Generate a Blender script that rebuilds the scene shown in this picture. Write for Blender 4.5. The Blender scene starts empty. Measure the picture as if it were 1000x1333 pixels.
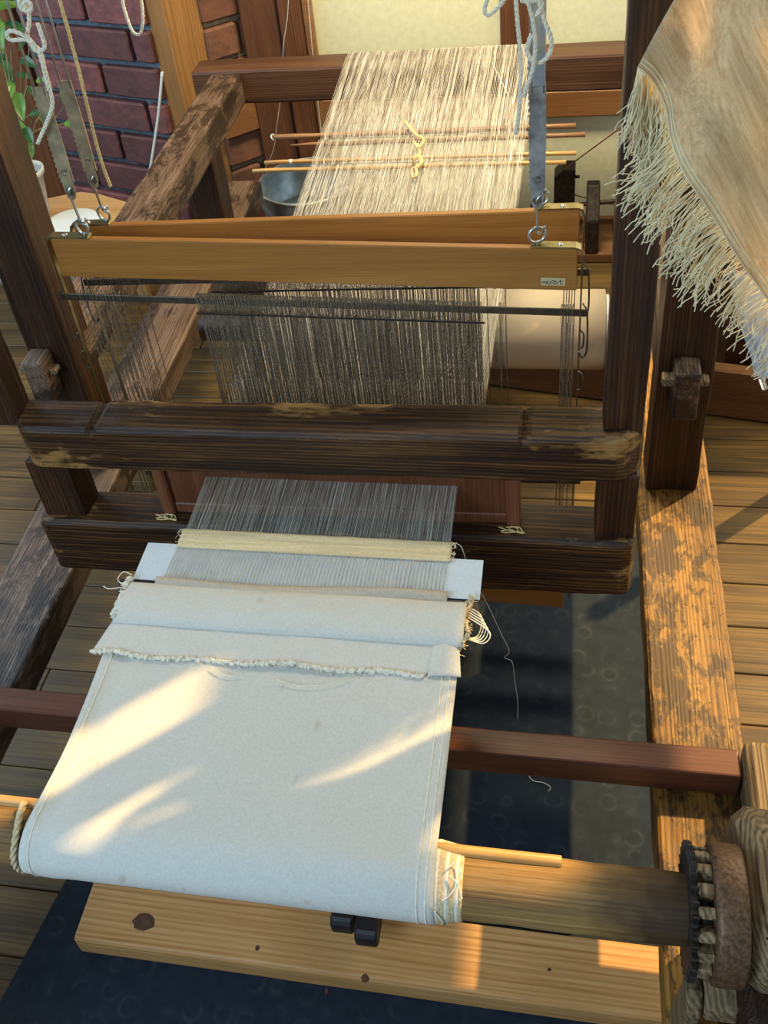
import bpy, bmesh, math, random
from mathutils import Vector, Matrix, noise
random.seed(7)
C = bpy.data.collections.new('scene'); bpy.context.scene.collection.children.link(C)
SC = bpy.context.scene
# ------------------------------------------------------------------ camera
YAW, PIT, ROL = -0.26632598, 0.69352177, -0.1465172
FPX, PCX, PCY = 1344.09, 449.737, 546.532
_f = Vector((math.sin(YAW)*math.cos(PIT), math.cos(YAW)*math.cos(PIT), -math.sin(PIT)))
_r = Vector((math.cos(YAW), -math.sin(YAW), 0)); _u = _r.cross(_f)
_c, _s = math.cos(ROL), math.sin(ROL)
CR = _c*_r + _s*_u; CU = -_s*_r + _c*_u; CF = _f
CAM = Vector((0, 0, 1.365))
cd = bpy.data.cameras.new('camera'); cam = bpy.data.objects.new('camera', cd); C.objects.link(cam)
cam.matrix_world = Matrix(((CR.x, CU.x, -CF.x, 0), (CR.y, CU.y, -CF.y, 0), (CR.z, CU.z, -CF.z, CAM.z), (0, 0, 0, 1)))
cd.sensor_fit = 'HORIZONTAL'; cd.sensor_width = 36; cd.lens = FPX/1000*36
cd.shift_x = (500-PCX)/1000; cd.shift_y = (PCY-666.5)/1000; cd.clip_start = .02
SC.camera = cam
def at(x, y, X=None, Y=None, Z=None):
    """point of the place seen at photograph pixel x, y on a known plane X=, Y= or Z="""
    d = CR*(x-PCX) - CU*(y-PCY) + CF*FPX
    if X is not None: t = X/d.x
    elif Y is not None: t = Y/d.y
    else: t = (Z-CAM.z)/d.z
    return CAM + d*t
# ------------------------------------------------------------------ light
w = bpy.data.worlds.new('world'); SC.world = w; w.use_nodes = True
bg = w.node_tree.nodes['Background']; bg.inputs[0].default_value = (.56, .76, 1, 1); bg.inputs[1].default_value = .33
sd = bpy.data.lights.new('sun', 'SUN'); sd.energy = 7.0; sd.color = (1, .65, .24); sd.angle = .02
sun = bpy.data.objects.new('sun', sd); C.objects.link(sun)
sun.rotation_euler = Vector((-.85, -.776, -1)).to_track_quat('-Z', 'Y').to_euler()
def area(name, loc, target, sx, sy, watts, col, spread=180):
    d = bpy.data.lights.new(name, 'AREA'); d.shape = 'RECTANGLE'; d.size = sx; d.size_y = sy; d.energy = watts; d.color = col; d.spread = math.radians(spread)
    o = bpy.data.objects.new(name, d); C.objects.link(o); o.location = loc
    o.rotation_euler = (Vector(target)-Vector(loc)).to_track_quat('-Z', 'Y').to_euler(); return o
area('back_fill', (-.20, 2.12, 1.95), (-.20, 2.45, 0), .5, .3, 25, (1, .86, .56), 120)  # warm fill added overhead to brighten the back wall; no lamp is seen
area('window_daylight', (-2.35, 2.0, .95), (-1.0, 2.3, .15), 1.0, 1.1, 15, (.72, .87, 1))
area('front_window', (-1.5, -1.1, 1.9), (-.35, .8, .2), 1.3, 1.1, 43, (.60, .82, 1))
area('right_fill', (.96, 1.75, 1.05), (-.1, 1.0, .75), 1.5, .9, 13, (1, .90, .68))  # fill added inside the right opening to brighten the scarf
SC.view_settings.view_transform = 'Standard'; SC.view_settings.look = 'None'
SC.view_settings.gamma = 1; SC.view_settings.use_curve_mapping = False; SC.view_settings.exposure = 0
# ------------------------------------------------------------------ materials
class NT:
    def __init__(s, name):
        s.m = bpy.data.materials.new(name); s.m.use_nodes = True; s.t = s.m.node_tree
        s.b = s.t.nodes['Principled BSDF']
    def n(s, typ, **kw):
        o = s.t.nodes.new(typ)
        for k, v in kw.items():
            if k in o.inputs.keys(): o.inputs[k].default_value = v
            else: setattr(o, k, v)
        return o
    def l(s, a, b): s.t.links.new(a, b)
    def coord(s, scale=(1, 1, 1), rnd=True, rot=(0, 0, 0), vt='POINT'):
        tc = s.n('ShaderNodeTexCoord'); mp = s.n('ShaderNodeMapping'); mp.inputs['Scale'].default_value = scale
        mp.inputs['Rotation'].default_value = rot; mp.vector_type = vt
        if rnd:
            oi = s.n('ShaderNodeObjectInfo'); mu = s.n('ShaderNodeMath', operation='MULTIPLY'); mu.inputs[1].default_value = 37.0
            s.l(oi.outputs['Random'], mu.inputs[0]); ad = s.n('ShaderNodeVectorMath', operation='ADD')
            s.l(tc.outputs['Object'], ad.inputs[0]); s.l(mu.outputs[0], ad.inputs[1]); s.l(ad.outputs[0], mp.inputs[0])
        else: s.l(tc.outputs['Object'], mp.inputs[0])
        return mp.outputs[0]
    def noise(s, vec, scale=5, detail=4, rough=.55, dist=0):
        o = s.n('ShaderNodeTexNoise', Scale=scale, Detail=detail, Roughness=rough, Distortion=dist); s.l(vec, o.inputs['Vector']); return o.outputs[0]
    def ramp(s, fac, stops):
        o = s.n('ShaderNodeValToRGB'); e = o.color_ramp.elements
        while len(e) < len(stops): e.new(.5)
        for el, (p, c) in zip(e, stops):
            el.position = p; el.color = (*c, 1) if len(c) == 3 else c
        s.l(fac, o.inputs[0]); return o.outputs[0]
    def mix(s, fac, a, b, mode='MIX'):
        o = s.n('ShaderNodeMix', data_type='RGBA', blend_type=mode)
        for sock, v in ((o.inputs[0], fac), (o.inputs[6], a), (o.inputs[7], b)):
            if isinstance(v, (int, float)): sock.default_value = v
            elif isinstance(v, tuple): sock.default_value = (*v, 1)
            else: s.l(v, sock)
        return o.outputs[2]
    def bump(s, h, strength=.3, dist=.002):
        o = s.n('ShaderNodeBump', Strength=strength, Distance=dist); s.l(h, o.inputs['Height']); s.l(o.outputs[0], s.b.inputs['Normal'])
def g3(v): return (v, v, v)
def wood(name, dark, mid, light, axis='x', rings=38, rough=.5, bump=.35, worn=None, wornamt=.5, spots=0, fine=260, contrast=1.0, spec=.4, coat=0, holes=False, line=60, lw=.20, dist=11.0):
    n = NT(name)
    k = {'x': 0, 'y': 1, 'z': 2}[axis]
    st = [1, 1, 1]; st[k] = .06
    v = n.coord(tuple(st))
    st2 = [1, 1, 1]; st2[k] = .015; v2 = n.coord(tuple(st2))
    big = n.noise(v, rings*.5, 3, .5, .6)
    wv = n.n('ShaderNodeMath', operation='MULTIPLY'); n.l(big, wv.inputs[0]); wv.inputs[1].default_value = 26.0
    sn = n.n('ShaderNodeMath', operation='SINE'); n.l(wv.outputs[0], sn.inputs[0])
    mr = n.n('ShaderNodeMapRange'); n.l(sn.outputs[0], mr.inputs[0]); mr.inputs[1].default_value = -1; mr.inputs[2].default_value = 1
    fi = n.noise(v2, fine, 6, .68)
    st4 = [1, 1, 1]; st4[k] = .035; rt = [0, 0, 0]; rt[k] = .62
    wt = n.n('ShaderNodeTexWave', Scale=line, Distortion=dist, Detail=2.5, bands_direction={'x': 'Z', 'y': 'X', 'z': 'X'}[axis]); wt.inputs['Detail Scale'].default_value = .55; wt.inputs['Detail Roughness'].default_value = .6
    n.l(n.coord(tuple(st4), True, tuple(rt)), wt.inputs['Vector'])
    h = n.n('ShaderNodeMath', operation='MULTIPLY_ADD'); n.l(fi, h.inputs[0]); h.inputs[1].default_value = .95; 
    hm = n.n('ShaderNodeMath', operation='MULTIPLY'); n.l(mr.outputs[0], hm.inputs[0]); hm.inputs[1].default_value = .36-lw; wm = n.n('ShaderNodeMath', operation='MULTIPLY_ADD'); n.l(wt.outputs['Fac'], wm.inputs[0]); wm.inputs[1].default_value = lw; n.l(hm.outputs[0], wm.inputs[2]); n.l(wm.outputs[0], h.inputs[2])
    lo = .65-.26*contrast; hi = .65+.27*contrast
    col = n.ramp(h.outputs[0], [(max(0, lo), dark), (.65, mid), (min(1, hi), light)])
    tint = n.noise(n.coord((1, 1, 1)), 5, 2)
    col = n.mix(n.ramp(tint, [(.35, g3(0)), (.7, g3(.45))]), col, dark)
    if worn:
        st3 = [1, 1, 1]; st3[k] = .3
        wn = n.noise(n.coord(tuple(st3)), 16, 5, .68)
        col = n.mix(n.ramp(wn, [(.62-wornamt*.25, g3(0)), (.68-wornamt*.2, g3(1))]), col, worn)
    if spots:
        st5 = [1, 1, 1]; st5[k] = .45
        sp = n.noise(n.coord(tuple(st5)), spots, 9, .78, .4)
        big_ = n.noise(n.coord(tuple(st5)), spots*.22, 2, .5)
        su = n.n('ShaderNodeMath', operation='MULTIPLY_ADD'); n.l(big_, su.inputs[0]); su.inputs[1].default_value = .55; n.l(sp, su.inputs[2])
        col = n.mix(n.ramp(su.outputs[0], [(.70, g3(.9)), (.78, g3(0))]), col, tuple(c*.45 for c in dark))
    if holes:
        vo = n.n('ShaderNodeTexVoronoi', Scale=95.0); n.l(n.coord(), vo.inputs['Vector'])
        ho = n.ramp(vo.outputs['Distance'], [(.10, g3(1)), (.16, g3(0))])
        gate = n.noise(n.coord(), 9, 2); ga = n.ramp(gate, [(.5, g3(0)), (.6, g3(1))])
        col = n.mix(n.mix(1.0, ho, ga, 'MULTIPLY'), col, (.004, .002, .001))
    n.l(col, n.b.inputs['Base Color']); n.b.inputs['Roughness'].default_value = rough
    n.b.inputs['Specular IOR Level'].default_value = spec
    if coat: n.b.inputs['Coat Weight'].default_value = coat; n.b.inputs['Coat Roughness'].default_value = .25
    n.bump(h.outputs[0], bump, .0015)
    return n.m
def plain(name, col, rough=.5, metal=0, nscale=60, var=.15, bump=.1, spec=.5, sub=0, alpha=None, trans=0):
    n = NT(name); v = n.coord()
    ns = n.noise(v, nscale, 4)
    lo = tuple(max(0, c*(1-var)) for c in col); hi = tuple(min(1, c*(1+var)) for c in col)
    n.l(n.ramp(ns, [(.3, lo), (.7, hi)]), n.b.inputs['Base Color'])
    n.b.inputs['Roughness'].default_value = rough; n.b.inputs['Metallic'].default_value = metal
    n.b.inputs['Specular IOR Level'].default_value = spec
    n.b.inputs['Transmission Weight'].default_value = trans
    if sub: n.b.inputs['Subsurface Weight'].default_value = sub; n.b.inputs['Subsurface Radius'].default_value = (.01, .01, .01)
    if bump: n.bump(ns, bump, .001)
    return n.m
def fabric(name, c1, c2, scale=900, thr=.25, rough=.9, stains=None, translucent=0, streak=None):
    n = NT(name); v = n.coord((1, 1, 1), False)
    a = n.n('ShaderNodeTexWave', Scale=scale/6.28*1.0, bands_direction='X'); n.l(v, a.inputs['Vector'])
    b = n.n('ShaderNodeTexWave', Scale=scale/6.28*1.0, bands_direction='Y'); n.l(v, b.inputs['Vector'])
    hh = n.n('ShaderNodeMath', operation='ADD'); n.l(a.outputs['Fac'], hh.inputs[0]); n.l(b.outputs['Fac'], hh.inputs[1])
    ns = n.noise(v, 320, 3, .7)
    col = n.ramp(ns, [(.3, c1), (.7, c2)])
    if streak:
        s1 = n.noise(n.coord(streak[0], False, streak[1], 'TEXTURE'), 230, 4, .7)
        col = n.mix(n.ramp(s1, [(.40, g3(0)), (.66, g3(.75))]), col, streak[2])
    if stains:
        st = n.noise(n.coord((1, .6, 1), False), 24, 2, .5)
        col = n.mix(n.ramp(st, [(.71, g3(0)), (.80, g3(.6))]), col, stains)
    n.l(col, n.b.inputs['Base Color']); n.b.inputs['Roughness'].default_value = rough
    n.b.inputs['Specular IOR Level'].default_value = .15
    n.bump(n.mix(.5, hh.outputs[0], ns), thr, .0008)
    if translucent:
        tr = n.n('ShaderNodeBsdfTranslucent'); n.l(col, tr.inputs['Color']); mx = n.n('ShaderNodeMixShader'); mx.inputs[0].default_value = translucent
        out = n.t.nodes['Material Output']; n.l(n.b.outputs[0], mx.inputs[1]); n.l(tr.outputs[0], mx.inputs[2]); n.l(mx.outputs[0], out.inputs[0])
    return n.m
OLD = ((.012, .0045, .002), (.042, .0155, .0055), (.115, .045, .015))
M = {}
for ax in 'xyz':
    M['old_'+ax] = wood('old timber '+ax, *OLD, axis=ax, rings=44, rough=.42, bump=.6, spec=.5, holes=True)
M['beater'] = wood('worn beater timber', (.012, .0045, .002), (.048, .019, .006), (.19, .085, .022), 'x', 46, .46, .9, worn=(.36, .19, .055), wornamt=.24, spec=.4, holes=True)
M['rail'] = wood('worn rail timber', (.075, .031, .006), (.30, .138, .018), (.45, .23, .036), 'y', 40, .5, .8, spots=42, holes=True, contrast=1.1, lw=.2)
M['rail_left'] = wood('grey brown rail timber', (.055, .032, .020), (.19, .115, .072), (.36, .24, .165), 'y', 30, .40, .5, spots=20, holes=True, spec=.5)
M['backbeam'] = wood('back beam timber', (.045, .02, .010), (.105, .045, .022), (.17, .08, .04), 'x', 26, .45, .3)
M['slat'] = wood('orange slat wood', (.34, .135, .024), (.44, .185, .036), (.52, .235, .055), 'x', 30, .42, .12, fine=500, contrast=.7, line=110, lw=.12)
M['pine'] = wood('pine', (.42, .19, .055), (.64, .335, .115), (.74, .44, .18), 'x', 34, .5, .2, contrast=.9, line=62, lw=.24, dist=9.0)
M['mahogany'] = wood('mahogany', (.07, .022, .012), (.14, .048, .024), (.22, .085, .045), 'x', 20, .42, .15, fine=420, line=120, lw=.1)
M['roller'] = wood('roller wood', (.09, .045, .013), (.29, .16, .048), (.46, .28, .10), 'x', 30, .6, .5, fine=330, lw=.1)
def stain_end(m, x0, x1, col):
    t = m.node_tree; tc = t.nodes.new('ShaderNodeTexCoord'); sx = t.nodes.new('ShaderNodeSeparateXYZ'); t.links.new(tc.outputs['Object'], sx.inputs[0])
    ns = t.nodes.new('ShaderNodeTexNoise'); ns.inputs['Scale'].default_value = 28; t.links.new(tc.outputs['Object'], ns.inputs['Vector'])
    ad = t.nodes.new('ShaderNodeMath'); ad.operation = 'MULTIPLY_ADD'; t.links.new(ns.outputs[0], ad.inputs[0]); ad.inputs[1].default_value = .10; t.links.new(sx.outputs[0], ad.inputs[2])
    mr = t.nodes.new('ShaderNodeMapRange'); t.links.new(ad.outputs[0], mr.inputs[0]); mr.inputs[1].default_value = x0; mr.inputs[2].default_value = x1; mr.inputs[4].default_value = .88
    b = t.nodes['Principled BSDF']; src = b.inputs['Base Color'].links[0].from_socket; mx = t.nodes.new('ShaderNodeMix'); mx.data_type = 'RGBA'
    t.links.new(mr.outputs[0], mx.inputs[0]); t.links.new(src, mx.inputs[6]); mx.inputs[7].default_value = (*col, 1); t.links.new(mx.outputs[2], b.inputs['Base Color'])
stain_end(M['roller'], .46, .53, (.035, .016, .007))
M['grey_block'] = wood('weathered block wood', (.06, .035, .017), (.27, .18, .085), (.46, .34, .19), 'y', 60, .65, .9, holes=True, line=48, lw=.26, dist=16.0)
M['plank_box'] = wood('brown plank', (.10, .045, .018), (.19, .085, .033), (.27, .13, .055), 'x', 20, .5, .15)
M['orange_z'] = wood('orange post wood', (.30, .13, .035), (.42, .19, .055), (.52, .26, .085), 'z', 20, .5, .12)
M['brown_z'] = wood('brown frame wood', (.09, .032, .012), (.15, .055, .02), (.22, .085, .03), 'z', 22, .5, .15)
M['brown_x'] = wood('brown board wood', (.22, .09, .03), (.30, .13, .042), (.40, .19, .07), 'x', 22, .5, .15)
M['floor'] = wood('floor wood', (.048, .029, .012), (.13, .078, .025), (.22, .132, .038), 'x', 26, .38, .2, fine=300, lw=.12)
M['bamboo'] = wood('bamboo', (.42, .22, .065), (.58, .34, .11), (.70, .44, .17), 'x', 12, .35, .08)
M['bamboo_dark'] = wood('brown stick', (.16, .07, .03), (.30, .14, .055), (.42, .22, .09), 'x', 14, .45, .2)
M['reed'] = wood('reed wood', (.14, .045, .02), (.22, .075, .032), (.30, .11, .045), 'z', 20, .5, .1)
M['table'] = wood('tabletop', (.42, .22, .09), (.56, .33, .14), (.66, .42, .20), 'x', 14, .45, .1)
M['steel'] = plain('glint speckled steel', (.25, .20, .14), .36, .4, 480, .85, 0)  # strong speckle paints the glints of the wires into the colour
M['rod'] = plain('rod steel', (.17, .145, .11), .35, .9, 90, .25, .05)
M['brass'] = plain('brassy steel', (.38, .32, .16), .3, .95, 60, .3, .1)
M['zinc'] = plain('zinc wire', (.62, .63, .60), .28, .95, 60, .15, .05)
M['blade'] = plain('aged blade steel', (.38, .29, .17), .45, .4, 45, .35, .25)
M['blade_blue'] = plain('blue grey blade steel', (.36, .35, .33), .42, .4, 45, .45, .25)
M['wire'] = plain('bright wire', (.42, .40, .36), .35, .6, 60, .2, .05)
M['rust'] = plain('rusty iron', (.17, .095, .052), .5, .5, 260, .5, .5)
M['iron'] = plain('dark iron', (.05, .038, .03), .5, .6, 90, .5, .5)
M['galv'] = plain('galvanised sheet', (.55, .62, .63), .34, .7, 25, .3, .1)
M['rope'] = plain('cotton cord', (.86, .79, .62), .9, 0, 250, .15, .2)
M['rope_gold'] = plain('straw cord', (.80, .58, .27), .85, 0, 250, .2, .2)
def m_thread():
    n = NT('flax thread'); ns = n.noise(n.coord((1, .02, .02), False), 420, 3, .7)
    n.l(n.ramp(ns, [(.34, (.24, .19, .13)), (.5, (.55, .48, .37)), (.64, (.86, .81, .72))]), n.b.inputs['Base Color']); n.b.inputs['Roughness'].default_value = .7; return n.m
M['thread'] = m_thread()
M['thread_grey'] = plain('grey thread', (.58, .54, .46), .8, 0, 40, .2, 0)
M['thread_fine'] = plain('fine white thread', (.8, .76, .66), .8, 0, 60, .1, 0)
M['red_thread'] = plain('dusty red thread', (.42, .14, .11), .8, 0, 60, .1, 0)
M['fringe'] = plain('fringe thread', (.88, .74, .47), .8, 0, 30, .2, 0)
M['apron'] = fabric('canvas apron', (.78, .74, .65), (.90, .87, .80), 5200, .5, stains=(.50, .33, .14))
M['fray'] = plain('frayed canvas', (.84, .79, .66), .95, 0, 200, .12, .3)
M['canvas_edge'] = plain('canvas roll edge', (.66, .52, .31), .9, 0, 300, .25, .4)
M['band'] = fabric('raw silk band', (.82, .66, .36), (.98, .86, .58), 5200, .3, streak=((30, 1, 1), (0, 0, 0), (.62, .50, .30)))
M['strip'] = fabric('beige cloth strip', (.52, .44, .34), (.66, .57, .45), 5200, .3)
M['scarf'] = fabric('handwoven scarf', (.84, .70, .45), (.95, .84, .62), 3200, .4, translucent=.5, streak=((1, 1, 30), (0, math.radians(-29), 0), (.66, .48, .25)))
M['paper'] = plain('pale blue card', (.62, .70, .78), .7, 0, 260, .06, .08)
M['roll_paper'] = plain('roll paper', (.60, .49, .35), .75, 0, 12, .06, .05)
M['sheet'] = plain('pale blue sheet', (.62, .70, .88), .4, 0, 20, .1, .05)
M['clear'] = plain('clear plastic', (.9, .93, .95), .12, 0, 20, .03, 0, trans=.75)
M['white'] = plain('white glazed', (.78, .84, .86), .35, 0, 20, .05, .03)
M['pot'] = plain('white pot', (.66, .66, .63), .45, 0, 60, .06, .05)
M['soil'] = plain('soil', (.03, .022, .016), .95, 0, 90, .5, .8)
M['leaf'] = plain('leaf green', (.022, .085, .022), .32, 0, 25, .4, .1)
M['leaf_light'] = plain('young leaf green', (.09, .21, .03), .35, 0, 25, .35, .1)
M['stem'] = plain('stem', (.22, .17, .08), .7, 0, 60, .3, .2)
M['black'] = plain('black paint', (.014, .013, .014), .5, 0, 50, .3, .1)
M['ink'] = plain('ink', (.03, .025, .02), .7, 0, 50, .1, 0)
M['label'] = plain('label paper', (.66, .52, .28), .7, 0, 60, .08, 0)
M['knot'] = plain('pine knot', (.11, .045, .022), .6, 0, 90, .5, .4)
M['yarn'] = plain('wound yarn', (.52, .36, .19), .85, 0, 160, .3, .5)
M['cable'] = plain('white cable', (.74, .78, .74), .4, 0, 30, .05, 0)
M['glass'] = plain('window pane', (.92, .95, .97), .02, 0, 5, .01, 0, trans=1)
def m_mat():
    n = NT('rubber mat'); v = n.coord((1, 1, 1), False)
    vo = n.n('ShaderNodeTexVoronoi', Scale=23.0, Randomness=.45, feature='F1'); n.l(v, vo.inputs['Vector'])
    ns = n.noise(v, 40, 5, .6)
    ring = n.ramp(vo.outputs['Distance'], [(.24, g3(0)), (.34, g3(1)), (.42, g3(.25)), (.6, g3(0))])
    c = n.ramp(ns, [(.3, (.011, .018, .029)), (.7, (.019, .029, .043))])
    col = n.mix(n.mix(1.0, ring, n.ramp(n.noise(v, 24, 2), [(.42, g3(0)), (.66, g3(.55))]), 'MULTIPLY'), c, (.052, .064, .076))
    n.l(col, n.b.inputs['Base Color']); n.b.inputs['Roughness'].default_value = .8; n.b.inputs['Specular IOR Level'].default_value = .2
    n.bump(ring, .10, .001); return n.m
M['mat'] = m_mat()
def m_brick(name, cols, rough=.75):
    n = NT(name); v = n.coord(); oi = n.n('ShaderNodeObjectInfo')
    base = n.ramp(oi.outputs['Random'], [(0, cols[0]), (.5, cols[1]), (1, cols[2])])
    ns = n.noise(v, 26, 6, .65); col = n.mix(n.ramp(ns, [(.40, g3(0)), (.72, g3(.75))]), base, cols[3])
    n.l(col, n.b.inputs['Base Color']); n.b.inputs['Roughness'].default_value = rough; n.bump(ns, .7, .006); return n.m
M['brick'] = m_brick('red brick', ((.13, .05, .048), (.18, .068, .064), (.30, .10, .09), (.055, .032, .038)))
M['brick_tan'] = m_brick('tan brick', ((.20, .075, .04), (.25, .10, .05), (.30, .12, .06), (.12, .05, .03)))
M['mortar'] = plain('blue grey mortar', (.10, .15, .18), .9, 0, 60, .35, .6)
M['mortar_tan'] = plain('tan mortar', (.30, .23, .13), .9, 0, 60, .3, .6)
M['plaster'] = plain('cream plaster', (.78, .74, .48), .9, 0, 55, .07, .35)
# ------------------------------------------------------------------ mesh helpers
def bm_box(x0, x1, y0, y1, z0, z1, bev=.004, seg=1):
    bm = bmesh.new(); r = bmesh.ops.create_cube(bm, size=1)
    for v in bm.verts: v.co = Vector(((x0+x1)/2+v.co.x*(x1-x0), (y0+y1)/2+v.co.y*(y1-y0), (z0+z1)/2+v.co.z*(z1-z0)))
    if bev: bmesh.ops.bevel(bm, geom=bm.edges[:], offset=bev, segments=seg, affect='EDGES', profile=.5)
    return bm
def bm_timber(x0, x1, y0, y1, z0, z1, bev=.006, wob=.003, n=24, seed=0):
    """squared old timber: bevelled box cut across its length, edges and faces slightly uneven"""
    bm = bm_box(x0, x1, y0, y1, z0, z1, bev, 2)
    L = (x1-x0, y1-y0, z1-z0); k = max(range(3), key=lambda i: L[i]); lo = (x0, y0, z0)[k]
    no = Vector((0, 0, 0)); no[k] = 1
    for i in range(1, n):
        co = Vector(((x0+x1)/2, (y0+y1)/2, (z0+z1)/2)); co[k] = lo+L[k]*i/n
        bmesh.ops.bisect_plane(bm, geom=bm.verts[:]+bm.edges[:]+bm.faces[:], plane_co=co, plane_no=no)
    for v in bm.verts:
        q = v.co*Vector((9, 9, 9)) + Vector((seed*7.1, seed*3.3, 0)); d = noise.noise_vector(q)*wob + noise.noise_vector(v.co*40)*wob*.45
        d[k] *= .1; v.co += d
    return bm
def bm_prism(poly, axis, a, b, bev=0):
    """polygon of 2-D points extruded along an axis: axis x -> points (y,z); y -> (x,z); z -> (x,y)"""
    bm = bmesh.new()
    def P(p, t): return {'x': (t, p[0], p[1]), 'y': (p[0], t, p[1]), 'z': (p[0], p[1], t)}[axis]
    A = [bm.verts.new(P(p, a)) for p in poly]; B = [bm.verts.new(P(p, b)) for p in poly]
    bm.faces.new(A[::-1]); bm.faces.new(B); n = len(poly)
    for i in range(n): bm.faces.new((A[i], A[(i+1) % n], B[(i+1) % n], B[i]))
    bmesh.ops.recalc_face_normals(bm, faces=bm.faces[:])
    if bev: bmesh.ops.bevel(bm, geom=bm.edges[:], offset=bev, segments=1, affect='EDGES')
    return bm
def frames(pts):
    T = []
    for i in range(len(pts)):
        T.append((pts[min(i+1, len(pts)-1)]-pts[max(i-1, 0)]).normalized())
    n = T[0].orthogonal().normalized(); out = []
    for t in T:
        n = (n - t*n.dot(t)); n = n.normalized() if n.length > 1e-6 else t.orthogonal().normalized()
        out.append((t, n, t.cross(n)))
    return out
def bm_tube(pts, r, n=8, bm=None, cap=True):
    pts = [Vector(p) for p in pts]; bm = bm or bmesh.new(); fr = frames(pts); rings = []
    for i, (p, (t, a, b)) in enumerate(zip(pts, fr)):
        rr = r[i] if isinstance(r, (list, tuple)) else r
        rings.append([bm.verts.new(p+(a*math.cos(2*math.pi*k/n)+b*math.sin(2*math.pi*k/n))*rr) for k in range(n)])
    for A, B in zip(rings, rings[1:]):
        for k in range(n): 
            f = bm.faces.new((A[k], A[(k+1) % n], B[(k+1) % n], B[k])); f.smooth = n > 4
    if cap: bm.faces.new(rings[0][::-1]); bm.faces.new(rings[-1])
    return bm
def smooth_path(pts, m=8):
    pts = [Vector(p) for p in pts]; out = []
    q = [pts[0]*2-pts[1]]+pts+[pts[-1]*2-pts[-2]]
    for i in range(1, len(q)-2):
        for s in range(m):
            t = s/m; a, b, c, d = q[i-1], q[i], q[i+1], q[i+2]
            out.append(.5*((2*b)+(c-a)*t+(2*a-5*b+4*c-d)*t*t+(3*b-a-3*c+d)*t**3))
    out.append(pts[-1]); return out
def bm_cord(pts, r, pitch=None, m=10, bm=None):
    """three-strand laid cord along a smooth path"""
    p = smooth_path(pts, m); pitch = pitch or r*7; bm = bm or bmesh.new()
    L = sum((b-a).length for a, b in zip(p, p[1:])); N = max(8, int(L/pitch*7))
    acc = [0]
    for a, b in zip(p, p[1:]): acc.append(acc[-1]+(b-a).length)
    q = []; j = 0
    for i in range(N+1):
        s = L*i/N
        while j < len(p)-2 and acc[j+1] < s: j += 1
        t = (s-acc[j])/max(1e-9, acc[j+1]-acc[j]); q.append(p[j].lerp(p[j+1], min(1, max(0, t))))
    fr = frames(q)
    for k in range(3):
        path = []
        for i, (c, (t, a, b)) in enumerate(zip(q, fr)):
            an = 2*math.pi*(L*i/N/pitch + k/3); path.append(c+(a*math.cos(an)+b*math.sin(an))*r*.52)
        bm_tube(path, r*.55, 5, bm)
    return bm
def bm_lathe(prof, axis='z', c=(0, 0, 0), n=32, bm=None, close=False):
    bm = bm or bmesh.new(); rings = []
    for rr, h in prof:
        ring = []
        for k in range(n):
            a = 2*math.pi*k/n; u, v = rr*math.cos(a), rr*math.sin(a)
            co = {'z': (u, v, h), 'x': (h, u, v), 'y': (u, h, v)}[axis]; ring.append(bm.verts.new(Vector(c)+Vector(co)))
        rings.append(ring)
    pairs = list(zip(rings, rings[1:])) + ([(rings[-1], rings[0])] if close else [])
    for A, B in pairs:
        for k in range(n):
            f = bm.faces.new((A[k], A[(k+1) % n], B[(k+1) % n], B[k])); f.smooth = True
    if not close:
        if prof[0][0] > 1e-5: bm.faces.new(rings[0][::-1])
        if prof[-1][0] > 1e-5: bm.faces.new(rings[-1])
    bmesh.ops.recalc_face_normals(bm, faces=bm.faces[:])
    return bm
def bm_sheet(fn, nu, nv, bm=None):
    bm = bm or bmesh.new(); g = [[bm.verts.new(fn(i/nu, j/nv)) for j in range(nv+1)] for i in range(nu+1)]
    for i in range(nu):
        for j in range(nv):
            f = bm.faces.new((g[i][j], g[i+1][j], g[i+1][j+1], g[i][j+1])); f.smooth = True
    return bm
def bm_strands(lines, r, n=3, bm=None):
    """many thin threads as slim prisms"""
    bm = bm or bmesh.new()
    for ln in lines: bm_tube(ln, r, n, bm, cap=False)
    return bm
def bm_ring(c, R, r, nrm, n=20, m=6, gap=0):
    nrm = Vector(nrm).normalized(); a = nrm.orthogonal().normalized(); b = nrm.cross(a)
    pts = [Vector(c)+(a*math.cos(t)+b*math.sin(t))*R for t in [gap+(2*math.pi-2*gap)*i/n for i in range(n+1)]]
    return bm_tube(pts, r, m)
def join(*bms):
    out = bmesh.new(); me = bpy.data.meshes.new('tmp')
    for b in bms:
        b.to_mesh(me); out.from_mesh(me); b.free()
    bpy.data.meshes.remove(me); return out
# ------------------------------------------------------------------ object helpers
def wloc(o):
    v = Vector((0, 0, 0))
    while o: v += o.location; o = o.parent
    return v
def obj(name, bm, mat, parent=None, solid=0, kind=None, label=None):
    off = wloc(parent)
    if off.length: bmesh.ops.translate(bm, verts=bm.verts[:], vec=-off)
    me = bpy.data.meshes.new(name); bm.to_mesh(me); bm.free()
    o = bpy.data.objects.new(name, me); C.objects.link(o); me.materials.append(M[mat] if isinstance(mat, str) else mat)
    if parent: o.parent = parent
    if solid:
        md = o.modifiers.new('thick', 'SOLIDIFY'); md.thickness = solid; md.offset = 0
    if kind: o['kind'] = kind
    if label: o['label'] = label
    return o
def tag(o, label, cat, group=None):
    o['label'] = label; o['category'] = cat
    if group: o['group'] = group
    return o
def thing(name, label, cat, loc, group=None):
    o = bpy.data.objects.new(name, None); C.objects.link(o); o.location = loc; o.empty_display_size = .05
    return tag(o, label, cat, group)
def struct(name, bm, mat, parent=None):
    o = obj(name, bm, mat, parent)
    if not parent: o['kind'] = 'structure'
    return o
ZF = -.26
exec_parts = []
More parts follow.
